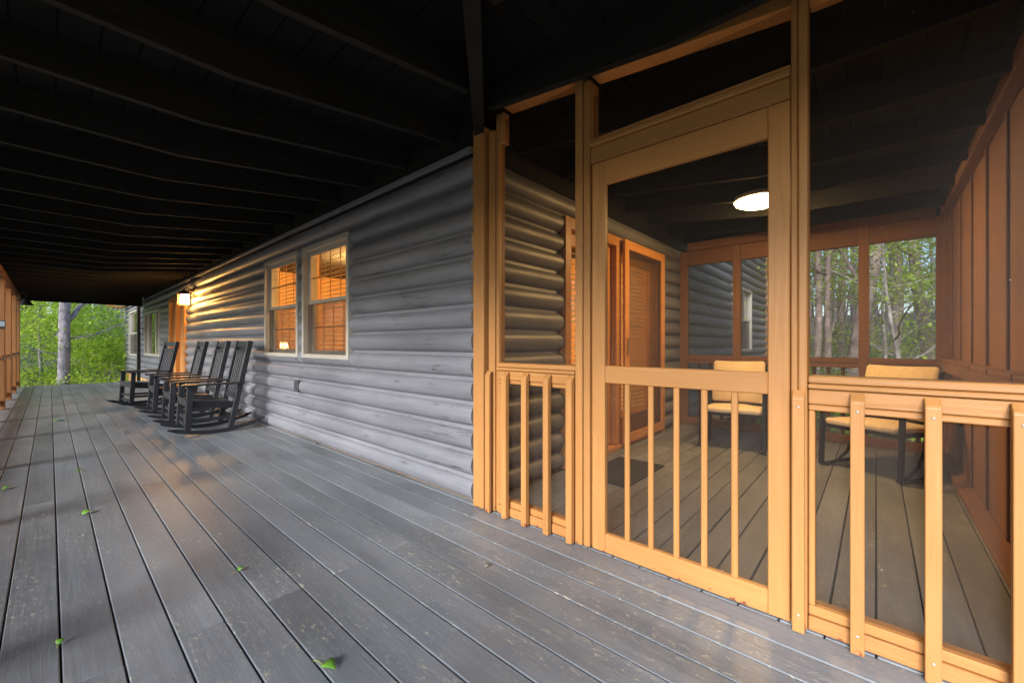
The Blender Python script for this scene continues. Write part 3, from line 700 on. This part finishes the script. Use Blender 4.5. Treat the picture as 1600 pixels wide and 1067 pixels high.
def back_wall():
    w = thing('screen_wall', (BACK_X, 0.8, 0), 'shaded tan screened back wall of the porch looking into the woods', 'screen wall')
    P = lambda n, y0, y1, z0, z1, x0=BACK_X, x1=BACK_X + 0.09, ch=0.004: piece(n, (x0, y0, z0), (x1, y1, z1), 'brown_and_shaded_tan', w, ch)  # tan timber in a browner colour that holds the shade here
    ys = [1.985, 1.33, 0.71, 0.10, -0.49]
    for i, y in enumerate(ys): P('post', y - 0.045, y + (0.045 if i else 0.05), 0.004, 2.36)
    P('header', -0.44, 1.935, 2.36, 2.47, BACK_X - 0.01, BACK_X + 0.10)
    for a, b in zip(ys[1:], ys[:-1]):
        a += 0.046; b -= 0.046
        P('head_rail', a, b, 2.165, 2.355, BACK_X + 0.01, BACK_X + 0.08)
        P('rail', a, b, 0.885, 0.945, BACK_X + 0.004, BACK_X + 0.088); P('rail', a, b, 0.835, 0.882, BACK_X + 0.012, BACK_X + 0.08)
        P('bottom_rail', a, b, 0.006, 0.10, BACK_X + 0.004, BACK_X + 0.088)
        for i in range(1, 4):
            y = a + (b - a) * i / 4; P('baluster', y - 0.018, y + 0.018, 0.101, 0.834, BACK_X + 0.04, BACK_X + 0.076)
        piece('insect_screen', (BACK_X + 0.03, a, 0.10), (BACK_X + 0.032, b, 0.836), 'insect_screen', w, 0.0)
        piece('insect_screen', (BACK_X + 0.03, a, 0.944), (BACK_X + 0.032, b, 2.166), 'insect_screen', w, 0.0)
back_wall()
def boarded_wall():
    w = thing('stud_wall', (4, OUT, 0), 'brown boarded stud wall along the outer side of the screened porch', 'wall')
    P = lambda n, x0, x1, z0, z1, y0=-0.53, y1=-0.445, m='brown_and_shaded_tan': piece(n, (x0, y0, z0), (x1, y1, z1), m, w, 0.003)
    xs = [2.30, 2.86, 3.41, 3.96, 4.51, 5.06, 5.60]
    P('base_plate', 2.032, BACK_X - 0.002, 0.003, 0.045); P('top_plate', 2.032, BACK_X - 0.002, 2.345, 2.44, -0.53, -0.47)
    for a, b in zip([2.032] + [x + 0.0195 for x in xs], [x - 0.0195 for x in xs] + [BACK_X - 0.002]):
        P('ledge', a, b, 0.90, 0.96, -0.53, -0.452)
        piece('wall_panel', (a - 0.018, -0.556, 0.02), (b + 0.018, -0.532, 2.35), 'plywood', w, 0.002)
        P('ledge_trim', a, b, 0.80, 0.845, -0.53, -0.47)
    for x in xs: P('stud', x - 0.019, x + 0.019, 0.046, 2.344, -0.53, -0.519)
    P('ledge_face', 2.032, BACK_X - 0.002, 0.865, 0.935, -0.444, -0.425)
boarded_wall()

# ------------------------------------------------------------------ outer posts and railings on the open side
POSTS = [16.05, 14.42, 12.68, 10.95, 9.2, 7.45, 5.7, 3.95, 2.2, 0.45]
def outer_side():
    near = {16.05: 'tan square porch post at the woods end of the deck', 14.42: 'tan square porch post carrying the iron dinner bell', 12.68: 'tan square porch post between the bell post and the thermometer post',
            10.95: 'tan square porch post carrying the small thermometer'}
    for y in POSTS:
        lab = near.get(y, 'tan square porch post on the open side beyond the thermometer post')
        piece('porch_post', (-0.62, y - 0.07, 0.001), (OUT, y + 0.07, 2.189), 'tan_paint_shaded', None, 0.006)
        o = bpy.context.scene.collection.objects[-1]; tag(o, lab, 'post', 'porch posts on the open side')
    for i, (b, a) in enumerate(zip(POSTS[:-1], POSTS[1:])):
        a += 0.071; b -= 0.071
        lab = ['tan railing section next to the woods end of the deck', 'tan railing section beside the bell post', 'tan railing section beside the thermometer post'][i] if i < 3 else 'tan railing section on the open side beyond the thermometer post'
        r = thing('porch_railing', (-0.56, (a + b) / 2, 0), lab, 'railing', 'railings on the open side')
        piece('top_rail', (-0.61, a, 0.86), (-0.52, b, 0.90), 'tan_paint_shaded', r); piece('bottom_rail', (-0.585, a, 0.08), (-0.545, b, 0.16), 'tan_paint_shaded', r)
        n = 11
        for k in range(1, n):
            y = a + (b - a) * k / n; piece('baluster', (-0.584, y - 0.019, 0.161), (-0.546, y + 0.019, 0.859), 'tan_paint_shaded', r)
        for y in (a + 0.022, b - 0.022): piece('rail_bracket', (-0.53, y - 0.02, 0.83), (-0.495, y + 0.02, 0.885), 'cream_vinyl', r)
outer_side()
def bell():
    y = 14.33; b = thing('dinner_bell', (-0.44, y, 2.02), 'dark cast iron dinner bell on a bracket fixed to a porch post', 'bell')
    lathe('bell_body', [(0.0, 0.12), (0.035, 0.118), (0.055, 0.08), (0.075, 0.02), (0.12, -0.04), (0.125, -0.05), (0.11, -0.05), (0.05, 0.05)], 'black_metal', b, (-0.36, y, 2.02), 20)
    tube('bracket', [(-0.50, y, 2.22), (-0.44, y, 2.25), (-0.36, y, 2.24), (-0.36, y, 2.14)], 0.011, 'bronze_metal', b)
    tube('scroll', [(-0.50, y, 2.08), (-0.46, y, 2.12), (-0.43, y, 2.19), (-0.44, y, 2.24)], 0.008, 'bronze_metal', b)
    tube('clapper', [(-0.36, y, 2.08), (-0.36, y, 1.94), (-0.36, y, 1.90)], [0.006, 0.006, 0.016], 'bronze_metal', b)
    V, F = [], []; tube_geo([(0.05 * math.cos(t), 0, 0.05 * math.sin(t)) for t in [i * math.pi / 8 for i in range(17)]], 0.007, 6, V, F)
    link('ring', mesh(V, F, True), 'bronze_metal', b, (-0.455, y, 1.87))
bell()
def thermometer():
    t = thing('thermometer', (-0.52, 10.87, 1.40), 'small grey thermometer with a pale display on a porch post', 'thermometer')
    piece('case', (-0.585, 10.852, 1.36), (-0.49, 10.878, 1.49), 'dark_plastic', t, 0.006)
    piece('display', (-0.575, 10.846, 1.385), (-0.50, 10.851, 1.47), 'display_glass', t, 0.001)
thermometer()

# ------------------------------------------------------------------ lamps
def lantern():
    x, y, z = 1.79, 10.42, 2.0
    t = thing('wall_lantern', (XW - 0.05, y, z), 'lit bronze lantern on the log wall beside the front door', 'lamp')
    w = 0.082
    piece('glass_box', (x - w + 0.006, y - w + 0.006, z - 0.105), (x + w - 0.006, y + w - 0.006, z + 0.085), 'lantern_glow', t, 0.004)
    fr = []
    for sx in (-1, 1):
        for sy in (-1, 1): fr.append(((x + sx * w - 0.010, y + sy * w - 0.010, z - 0.12), (x + sx * w + 0.010, y + sy * w + 0.010, z + 0.10)))
    for s in (-1, 1):
        fr.append(((x - 0.006, y + s * w - 0.005, z - 0.112), (x + 0.006, y + s * w + 0.005, z + 0.09))); fr.append(((x + s * w - 0.005, y - 0.006, z - 0.112), (x + s * w + 0.005, y + 0.006, z + 0.09)))
    for zz in (z - 0.122, z + 0.09, z + 0.040):
        for s in (-1, 1):
            fr.append(((x - w, y + s * w - 0.005, zz), (x + w, y + s * w + 0.005, zz + 0.016))); fr.append(((x + s * w - 0.005, y - w, zz + 0.0005), (x + s * w + 0.005, y + w, zz + 0.0165)))
    boxes('cage', fr, 'bronze_metal', t, 0.001)
    lathe('cap', [(0.15, 0.0), (0.145, 0.012), (0.06, 0.055), (0.02, 0.07), (0.012, 0.10), (0.0, 0.105)], 'bronze_metal', t, (x, y, z + 0.101), 4).rotation_euler = (0, 0, R(45))
    tube('arm', [(x, y, z + 0.20), (x + 0.06, y, z + 0.23), (x + 0.12, y, z + 0.20), (XW - 0.04, y, z + 0.13)], 0.010, 'bronze_metal', t)
    piece('back_plate', (XW - 0.052, y - 0.06, z - 0.02), (XW - 0.035, y + 0.06, z + 0.24), 'bronze_metal', t, 0.006)
lantern()
def ceiling_light():
    x, y, z = 4.30, 0.80, 2.395
    t = thing('ceiling_light', (x, y, z), 'glowing round glass dome light on the screened porch ceiling', 'lamp')
    lathe('dome', [(0.0, -0.05), (0.07, -0.046), (0.14, -0.032), (0.19, -0.008), (0.20, 0.01)], 'dome_glow', t, (x, y, z), 32)
    lathe('base_ring', [(0.0, 0.05), (0.205, 0.05), (0.215, 0.03), (0.205, 0.011), (0.0, 0.011)], 'cream_vinyl', t, (x, y, z), 32)
    piece('mounting_board', (x - 0.12, y - 0.12, z + 0.051), (x + 0.12, y + 0.12, top_of(y + 0.51) - 0.006), 'rafter_paint', t)
ceiling_light()

# ------------------------------------------------------------------ rocking chairs
def rocker():
    c = thing('rocking_chair', (0, 0, 0)); M = 'chair_paint'; W = 0.27
    arc = lambda x: x * x / (2 * 1.30)
    for s in (-1, 1):
        y = s * W
        xs = [-0.46 + i * 0.995 / 14 for i in range(15)]
        prism('runner', [(x, arc(x) if 0 < i < 14 else arc(x) + 0.012) for i, x in enumerate(xs)] + [(x, arc(x) + (0.045 if 0 < i < 14 else 0.026)) for i, x in reversed(list(enumerate(xs)))], 1, y - 0.016, y + 0.016, M, c)
        bar('front_leg', (-0.275, y, arc(0.275) + 0.036), (-0.245, y, 0.592), 0.036, 0.062, M, c)
        bar('back_post', (0.155, y, arc(0.155) + 0.03), (0.375, y, 1.135), 0.034, 0.060, M, c)
        piece('arm', (-0.335, y - 0.050 + s * 0.012, 0.594), (0.30, y + 0.050 + s * 0.012, 0.616), M, c, 0.006)
        bar('seat_rail', (-0.26, s * 0.234, 0.375), (0.24, s * 0.234, 0.325), 0.026, 0.085, M, c)
        bar('side_stretcher', (-0.26, y, 0.185), (0.19, y, 0.175), 0.022, 0.036, M, c)
    piece('seat_apron', (-0.283, -0.2505, 0.345), (-0.262, 0.2505, 0.425), M, c, 0.004)
    for z, x in ((0.20, -0.262), (0.115, -0.266)): piece('front_stretcher', (x - 0.011, -0.2515, z - 0.02), (x + 0.011, 0.2515, z + 0.02), M, c)
    piece('rear_stretcher', (0.185, -0.2525, 0.16), (0.207, 0.2525, 0.20), M, c)
    n = 8
    for i in range(n):                               # dished seat of cross slats
        t0 = i / n; t1 = (i + 0.94) / n
        z = lambda t: 0.437 - 0.085 * math.sin(min(1, t * 1.25) * math.pi / 2) + 0.02 * max(0, t - 0.75)
        x0, x1 = -0.30 + 0.50 * t0, -0.30 + 0.50 * t1
        bar('seat_slat', (x0, 0, z(t0) ), (x1, 0, z(t1)), 0.53 if i < 6 else 0.50, 0.016, M, c)
    px = lambda z: 0.155 + (0.22) * (z - 0.05) / 1.085
    back = lambda n_, z0, z1, t: bar(n_, (px(z0), 0, z0), (px(z1), 0, z1), 0.504, t, M, c)
    back('top_rail', 1.055, 1.130, 0.024); back('back_rail', 0.975, 1.012, 0.024); back('back_rail', 0.40, 0.455, 0.024)
    for i in range(6):
        y = -0.205 + 0.41 * i / 5; bar('back_slat', (px(0.456), y, 0.456), (px(0.974), y, 0.974), 0.042, 0.012, M, c)
    return c
rk = rocker()
for i, (x, y, a, lab) in enumerate([
        (1.36, 6.36, 1, 'black slat back rocking chair in the porch row, the one beside the paired lit windows'),
        (1.35, 7.30, 1, 'black slat back rocking chair in the porch row, second from the paired lit windows'),
        (1.34, 8.50, 1, 'black slat back rocking chair in the porch row, third from the paired lit windows'),
        (1.16, 9.90, -9, 'black slat back rocking chair standing apart at the front door end of the row')]):
    o = rk if i == 0 else copy_tree(rk)
    o.location = (x, y, 0.001); o.rotation_euler = (0, 0, -R(a)); tag(o, lab, 'rocking chair', 'rocking chairs along the log wall')

def cushioned():
    c = thing('patio_chair', (0, 0, 0)); M = 'black_metal'; W = 0.29
    for s in (-1, 1):
        y = s * W
        bar('front_leg', (-0.30, y, 0.012), (-0.27, y, 0.60), 0.028, 0.046, M, c)
        bar('rear_leg', (0.22, y, 0.012), (0.27, y, 0.62), 0.028, 0.046, M, c)
        bar('arm', (-0.30, y, 0.612), (0.32, y, 0.612), 0.05, 0.022, M, c, ch=0.006)
        tube('runner', [(-0.30 + 0.52 * t, y, 0.013 + 0.0 if t in (0, 1) else 0.013) for t in (0, 0.25, 0.5, 0.75, 1)], 0.012, M, c)
        tube('spring_bar', [(-0.28, y - s * 0.03, 0.013), (-0.12, y - s * 0.03, 0.03), (0.02, y - s * 0.03, 0.10), (0.10, y - s * 0.03, 0.22), (0.12, y - s * 0.03, 0.34)], 0.013, M, c)
        bar('back_post', (0.22, s * 0.255, 0.36), (0.40, s * 0.255, 0.90), 0.026, 0.026, M, c)
        bar('seat_rail', (-0.27, s * 0.255, 0.372), (0.24, s * 0.255, 0.342), 0.028, 0.04, M, c)
    piece('front_bar', (-0.285, -0.275, 0.35), (-0.255, 0.275, 0.385), M, c)
    piece('seat_sling', (-0.254, -0.24, 0.345), (0.22, 0.24, 0.358), 'chair_mesh', c)
    bar('back_sling', (0.235, 0, 0.40), (0.395, 0, 0.88), 0.48, 0.012, 'chair_mesh', c)
    def pad(name, p0, p1, w, t):
        import bmesh
        V, F = box_geo(((Vector(p1) - Vector(p0)).length, w, t), 0.012)
        o = bar(name, p0, p1, w, t, 'cushion_cloth', c, ch=0.02)
        me = o.data.copy(); o.data = me; bm = bmesh.new(); bm.from_mesh(me)
        bmesh.ops.subdivide_edges(bm, edges=bm.edges, cuts=2, use_grid_fill=True)
        L = (Vector(p1) - Vector(p0)).length
        for v in bm.verts:
            u, q = v.co.x / (L / 2), v.co.y / (w / 2); k = (1 - min(1, abs(u)) ** 3) * (1 - min(1, abs(q)) ** 3)
            v.co.z *= 0.62 + 0.6 * k; v.co.x *= 1 - 0.035 * (1 - q * q) * (1 if abs(u) > 0.8 else 0)
            v.co.z += 0.004 * math.sin(9 * u + 3 * q)
        for fc in bm.faces: fc.smooth = True
        bm.to_mesh(me); bm.free()
    pad('seat_cushion', (-0.30, 0, 0.405), (0.23, 0, 0.385), 0.53, 0.085)
    pad('back_cushion', (0.20, 0, 0.44), (0.335, 0, 0.90), 0.52, 0.085)
    return c
pc = cushioned(); pc.location = (4.95, 1.15, 0.001); pc.rotation_euler = (0, 0, R(6))
tag(pc, 'cushioned black metal patio chair squarely facing the screen door', 'chair', 'cushioned patio chairs')
p2 = copy_tree(pc); p2.location = (4.80, -0.02, 0.001); p2.rotation_euler = (0, 0, R(-27))
tag(p2, 'cushioned black metal patio chair turned sideways by the boarded wall', 'chair', 'cushioned patio chairs')

# ------------------------------------------------------------------ small things
m_ = thing('doormat', (3.3, 1.66, 0.001), 'dark rubber doormat before the amber double doors', 'doormat')
piece('mat_base', (2.92, 1.42, 0.001), (3.66, 1.86, 0.012), 'mat_rubber', m_, 0.003)
for k in range(9): piece('mat_rib', (2.96, 1.455 + k * 0.045, 0.0121), (3.62, 1.475 + k * 0.045, 0.016), 'mat_rubber', m_, 0.001)
ob = thing('outlet_box', (XW - 0.05, 5.10, 0.55), 'small dark weatherproof outlet box on the logs below the windows', 'outlet')
piece('cover', (XW - 0.075, 5.055, 0.535), (XW - 0.045, 5.145, 0.675), 'dark_plastic', ob, 0.006)
for z in (0.565, 0.612): piece('flap', (XW - 0.082, 5.07, z), (XW - 0.0755, 5.13, z + 0.036), 'dark_plastic', ob, 0.003)
dn = thing('downspout', (XW - 0.09, 17.75, 0), 'dark downspout running down the log wall past the deck end', 'downspout')
piece('pipe', (XW - 0.14, 17.68, -0.4), (XW - 0.056, 17.80, 2.46), 'black_metal', dn, 0.012)
for z in (0.5, 1.7): piece('strap', (XW - 0.143, 17.67, z), (XW - 0.05, 17.81, z + 0.03), 'black_metal', dn, 0.002)
ge = thing('gutter_elbow', (1.75, 21.0, 2.47), 'short curved copper coloured gutter elbow at the far eave', 'gutter')
tube('elbow', [(1.35, 21.0, 2.56), (1.45, 21.0, 2.50), (1.60, 21.0, 2.46), (1.75, 21.0, 2.46), (1.88, 21.0, 2.48)], 0.045, 'door_stain', ge, 10)
tube('collar', [(1.86, 21.0, 2.477), (1.90, 21.0, 2.485)], 0.052, 'bronze_metal', ge, 10)

def leaf(x, y, a, L, mat, lab, stalk=True, lift=0.012):
    t = thing('fallen_leaf', (x, y, 0.001), lab, 'leaf', 'leaves fallen on the deck')
    V, F = [], []; n = 8
    for i in range(n + 1):
        u = i / n; w = 0.40 * L * math.sin(math.pi * min(1, u ** 0.75)) * (1 - 0.25 * u); zc = lift * math.sin(u * 3) + 0.003
        V += [(u * L, -w, zc + 0.18 * w), (u * L, 0, zc), (u * L, w, zc + 0.26 * w)]
    for i in range(n):
        k = 3 * i; F += [[k, k + 3, k + 4, k + 1], [k + 1, k + 4, k + 5, k + 2]]
    o = link('blade', mesh(V, F, True), mat, t, (x, y, 0.002)); sl = o.modifiers.new('s', 'SOLIDIFY'); sl.thickness = 0.0006
    if stalk: tube('stalk', [(x, y, 0.005), (x - 0.35 * L, y + 0.06 * L, 0.010), (x - 0.7 * L, y + 0.02 * L, 0.005)], 0.0012, 'leaf_stalk', t, 5)
    t.rotation_euler = (0, 0, R(a))
def deck_pt(px, py):
    u = (px - 800) / 641.0; s = CAM_H * 641 / (py - 537.0); return ((0.7478 + 0.6639 * u) * s, (0.6639 - 0.7478 * u) * s)
for px, py, a, L, mt, lab in (
        (503, 1040, -70, 0.062, 'leaf_green', 'bright green leaf with a long yellow stalk beside the deck seam'),
        (128, 805, 30, 0.065, 'leaf_green', 'green leaf with a long thin stalk lying flat across a board'),
        (100, 657, 200, 0.13, 'leaf_green', 'largest green leaf, lying out on the boards level with the rocking chairs'),
        (2, 766, 20, 0.065, 'leaf_green', 'green leaf close to the railing side of the deck'),
        (124, 737, 120, 0.05, 'leaf_green', 'little green leaf curled on a deck seam'),
        (371, 894, 10, 0.035, 'leaf_green', 'tiny green leaf stuck in a deck seam near a board joint'),
        (92, 1009, 80, 0.03, 'leaf_green', 'tiny green leaf stuck in a deck seam near the railing side'),
        (490, 694, 15, 0.06, 'leaf_dry', 'small tan dry leaf near the foot of the log wall'),
        (757, 888, -10, 0.035, 'leaf_dry', 'dark curled dry leaf on the boards before the screen door'),
        (193, 676, 60, 0.07, 'leaf_dry', 'brown curled leaf on the boards in front of the rocking chairs'),
        (216, 651, 40, 0.07, 'leaf_dry', 'small dark leaf scrap beside the rocker feet')):
    x, y = deck_pt(px, py); leaf(x, y, a, L, mt, lab, mt == 'leaf_green')

# ------------------------------------------------------------------ woods
def leaf_cloud(name, centres, spread, per, size, mat, parent, origin, rng, flat=0.35):
    """leaf-sized faces scattered in flattened sprays round the given points"""
    c = np.repeat(np.asarray(centres, float), per, axis=0); n = len(c)
    c += rng.normal(0, 1, (n, 3)) * np.array([spread, spread, spread * flat])
    a = rng.uniform(0, 2 * math.pi, n); tilt = rng.normal(0, 0.5, n); tilt2 = rng.normal(0, 0.5, n)
    s = size * rng.uniform(0.55, 1.35, n)
    u = np.stack([np.cos(a), np.sin(a), tilt], 1) * s[:, None]; v = np.stack([-np.sin(a), np.cos(a), tilt2], 1) * s[:, None] * 0.6
    V = np.empty((n, 4, 3)); V[:, 0] = c - u; V[:, 1] = c - 0.1 * u + v; V[:, 2] = c + u; V[:, 3] = c - 0.1 * u - v
    V = V.reshape(-1, 3) - np.asarray(origin)
    me = bpy.data.meshes.new('leaves'); me.vertices.add(len(V)); me.vertices.foreach_set('co', V.ravel())
    me.loops.add(4 * n); me.loops.foreach_set('vertex_index', np.arange(4 * n, dtype=np.int32))
    me.polygons.add(n); me.polygons.foreach_set('loop_start', np.arange(0, 4 * n, 4, dtype=np.int32)); me.update(calc_edges=True)
    return link(name, me, mat, parent, origin)
def wander(p, d, L, n, rng, bend, up=0.0):
    pts = [Vector(p)]; d = Vector(d).normalized()
    for i in range(n):
        d = (d + Vector(rng.normal(0, bend, 3)) + Vector((0, 0, up))).normalized(); pts.append(pts[-1] + d * (L / n))
    return pts, d
def tree(name, x, y, h, r, seed, lab, bark, leaves, limbs=9, lean=(0, 0), per=18, spread=0.45, size=0.055, start=0.2, group='trees around the porch', limb_len=0.28, sub=4, extra=(), lowflat=0.3, bend=0.035):
    rng = np.random.default_rng(seed); z = ground_z(x, y) - 0.15; o = Vector((x, y, z))
    t = thing(name, o, lab, 'tree', group); V, F, tips = [], [], []
    pts, _ = wander((0, 0, 0), (lean[0], lean[1], 1), h, 14, rng, bend, 0.03)
    rad = [r * (1.25 if i == 0 else 1.0) * (1 - 0.80 * (i / 14) ** 1.2) for i in range(15)]
    tube_geo(pts, rad, 10, V, F)
    def limb(f, d, L, rr, n_sub):
        i = min(13, int(f * 14)); p = pts[i].lerp(pts[i + 1], f * 14 - i)
        lp, _ = wander(p, d, L, 7, rng, 0.17, 0.03); tube_geo(lp, [rr * (1 - 0.85 * k / 7) + 0.003 for k in range(8)], 6, V, F)
        for k in range(n_sub):
            q = lp[int(rng.integers(2, 8))]; a = rng.uniform(0, 2 * math.pi); sd = (lp[-1] - lp[0]).normalized() * 0.7 + Vector((math.cos(a), math.sin(a), rng.normal(0, 0.35)))
            sp, _ = wander(q, sd, L * rng.uniform(0.3, 0.6), 5, rng, 0.22); tube_geo(sp, [max(0.003, rr * 0.34 * (1 - 0.16 * j)) for j in range(6)], 4, V, F)
            tips.extend(sp[2:])
            for _j in range(2):
                tp, _ = wander(sp[int(rng.integers(1, 5))], sd + Vector(rng.normal(0, 0.7, 3)), L * 0.22, 3, rng, 0.25); tube_geo(tp, [0.006, 0.005, 0.004, 0.002], 3, V, F, False); tips.append(tp[-1])
        tips.extend(lp[5:])
    for k in range(limbs):
        f = start + (0.97 - start) * (k + rng.uniform(0, 0.9)) / limbs; a = k * 2.4 + rng.uniform(-0.5, 0.5)
        limb(min(f, 0.96), (math.cos(a), math.sin(a), rng.uniform(0.1, 0.7)), h * limb_len * (1.15 - 0.6 * f) * rng.uniform(0.7, 1.2), r * 0.36 * (1.1 - 0.6 * f), sub)
    for f, d, L, rr in extra: limb(f, d, L, rr, sub)
    link('trunk', mesh(V, F, True), bark, t, o)
    if leaves and per:
        leaf_cloud('crown', [tuple(p + o) for p in tips], spread, per, size, leaves, t, tuple(o), rng, lowflat)
    return t
# the far end of the long porch
tree('oak_tree', 0.30, 21.2, 13, 0.17, 3, 'thick grey oak trunk with a rising side limb beyond the deck end', 'bark_grey', 'leaves_mid', 7, per=7, start=0.45, extra=((0.205, (1.0, 0.15, 0.85), 2.6, 0.085), (0.165, (1.0, -0.3, 0.10), 2.4, 0.03), (0.12, (-0.9, -0.3, 0.15), 1.6, 0.022)), bend=0.012)
tree('oak_tree', 2.7, 29.0, 15, 0.20, 7, 'straight grey trunk standing close behind the far corner of the house', 'bark_grey', 'leaves_mid', 8, per=8, start=0.4, bend=0.012)
tree('young_tree', -0.75, 22.5, 7, 0.055, 21, 'slim dark leaning sapling beside the end porch post', 'bark_brown', 'leaves_spring', 9, (-0.05, 0.02), per=26, start=0.10, limb_len=0.30)
tree('young_tree', -0.22, 25.5, 9, 0.06, 22, 'slim grey sapling between the end porch post and thick oak', 'bark_grey', 'leaves_spring', 10, (0.02, 0), per=26, start=0.12, limb_len=0.26)
tree('dogwood_tree', 1.5, 22.8, 2.5, 0.045, 23, 'low spreading spring green tree on the house side of the thick oak', 'bark_pale', 'leaves_spring', 10, (0.15, -0.1), per=18, start=0.10, limb_len=0.55, lowflat=0.16, spread=0.5)
tree('dogwood_tree', 0.9, 26.0, 3.0, 0.05, 24, 'low layered spring green tree on the slope behind the oak', 'bark_pale', 'leaves_spring', 10, (0.1, -0.1), per=18, start=0.12, limb_len=0.6, lowflat=0.16, spread=0.55)
tree('dogwood_tree', -1.2, 27.0, 4.8, 0.05, 25, 'bushy spring green tree behind the end porch post', 'bark_grey', 'leaves_spring', 11, (0.0, 0), per=30, start=0.10, limb_len=0.45, lowflat=0.2, spread=0.55)
k = 0
for x, y, r in ((1.6, 36, 0.19), (2.3, 40, 0.24), (0.4, 38, 0.15), (3.1, 44, 0.2), (-0.6, 41, 0.22), (-1.9, 34, 0.17), (4.6, 38, 0.2), (5.6, 47, 0.2), (-4.5, 30, 0.2), (-6, 38, 0.22), (6.5, 31, 0.2), (1.2, 50, 0.2)):
    tree('woodland_tree', x, y, 15, r, 40 + k, 'bare grey woodland trunk on the slope beyond the deck end', 'bark_grey', 'leaves_mid', 8, per=3, start=0.25, group='woodland trees beyond the deck end', sub=3, size=0.075, spread=0.6); k += 1
# behind the screened porch
tree('woodland_tree', 12.1, 0.42, 12, 0.16, 61, 'thick brown trunk behind the middle post of the back screen', 'bark_brown', 'leaves_mid', 9, per=7, start=0.2, size=0.04)
tree('woodland_tree', 13.4, -1.35, 12, 0.21, 62, 'thick brown leaning trunk in the woods beside the boarded wall', 'bark_brown', 'leaves_mid', 9, (-0.02, -0.16), per=8, start=0.22, size=0.04)
for i, (x, y, l0) in enumerate(((12.6, 1.35, 0.02), (13.0, 1.16, -0.03), (12.9, 0.92, 0.03))):
    tree('slender_tree', x, y, 11, 0.085, 64 + i, 'slender brown stem of the clump next to the house wall in the woods', 'bark_brown', 'leaves_mid', 8, (0, l0), per=6, start=0.15, size=0.04, group='clump of slender stems by the house wall')
tree('dogwood_tree', 10.4, -0.50, 4.6, 0.05, 71, 'layered bright green tree close outside the back screen', 'bark_pale', 'leaves_spring', 12, (0.0, 0.12), per=15, start=0.14, limb_len=0.55, lowflat=0.13, spread=0.3, size=0.03)
tree('dogwood_tree', 12.0, -1.9, 5.2, 0.05, 72, 'layered green tree outside beyond the boarded wall', 'bark_pale', 'leaves_spring', 11, (0, 0.05), per=14, start=0.12, limb_len=0.5, lowflat=0.15, size=0.04)
tree('dogwood_tree', 15.5, -0.2, 5.0, 0.055, 73, 'layered green tree deeper in the woods behind the thick trunk', 'bark_pale', 'leaves_spring', 11, per=18, start=0.12, limb_len=0.5, lowflat=0.15, size=0.042)
tree('dogwood_tree', 17.5, 1.6, 6.0, 0.055, 74, 'pale green tree deeper in the woods past the end of the house', 'bark_pale', 'leaves_spring', 11, per=18, start=0.12, limb_len=0.45, lowflat=0.2, size=0.045)
k = 0
for x, y, r in ((16, 0.3, 0.12), (17, -1.2, 0.16), (19, 0.9, 0.14), (20, -2.2, 0.2), (22, 1.6, 0.16), (24, -0.6, 0.2), (27, -3.5, 0.2), (28, 2.0, 0.2), (18, -3.8, 0.2), (32, 0.2, 0.25), (15, 4.2, 0.2), (24, 4.5, 0.2), (14, -5.2, 0.2)):
    tree('woodland_tree', x, y, 14, r, 80 + k, 'brown woodland trunk in the woods behind the screened porch', 'bark_brown', 'leaves_mid', 8, per=5, start=0.15, group='woodland trees behind the screened porch', sub=3, size=0.055, spread=0.55); k += 1
def undergrowth():
    rng = np.random.default_rng(5); P = []
    def add(n, x0, x1, y0, y1, hmax):
        for _ in range(n):
            x, y = rng.uniform(x0, x1), rng.uniform(y0, y1); P.append((x, y, ground_z(x, y) + rng.uniform(0.1, hmax)))
    add(620, -7, 8, 23, 44, 1.0); add(200, -3, 4, 19.5, 27, 0.5); add(560, 11, 32, -7, 6, 1.2); add(120, 8.8, 13, -3.5, 1.6, 0.5)
    o = leaf_cloud('undergrowth', P, 0.45, 36, 0.05, 'leaves_spring', None, (0, 0, 0), rng, 0.3); tag(o, 'bright spring green undergrowth covering the forest floor', 'undergrowth', kind='stuff')
undergrowth()
def far_wood():
    rng = np.random.default_rng(8); V, F, P = [], [], []
    def add(n, x0, x1, y0, y1):
        for _ in range(n):
            x, y = rng.uniform(x0, x1), rng.uniform(y0, y1); z = ground_z(x, y) - 0.2; h = rng.uniform(11, 18); r = rng.uniform(0.05, 0.2)
            pts, _d = wander((x, y, z), (rng.normal(0, 0.05), rng.normal(0, 0.05), 1), h, 6, rng, 0.05, 0.03); tube_geo(pts, [r * (1 - 0.12 * i) for i in range(7)], 5, V, F, False)
            for _k in range(7):
                q = pts[int(rng.integers(1, 7))]; a = rng.uniform(0, 6.28); bp, _d = wander(q, (math.cos(a), math.sin(a), 0.5), rng.uniform(1.5, 3.5), 4, rng, 0.25)
                tube_geo(bp, [0.035, 0.025, 0.018, 0.012, 0.006], 3, V, F, False)
                if y < 40 or _k < 2: P.extend(tuple(b) for b in bp[2:])
    add(230, -14, 13, 38, 75); add(170, 26, 62, -26, 18); add(90, -40, -14, 8, 45); add(40, -34, -14, 45, 70)
    o = link('far_wood', mesh(V, F, True), 'bark_grey'); tag(o, 'distant grey trunks of the woods on the slope', 'woods', kind='stuff')
    l = leaf_cloud('far_foliage', P, 0.9, 16, 0.11, 'leaves_mid', None, (0, 0, 0), rng, 0.5); tag(l, 'distant thin spring foliage of the woods', 'foliage', kind='stuff')
far_wood()
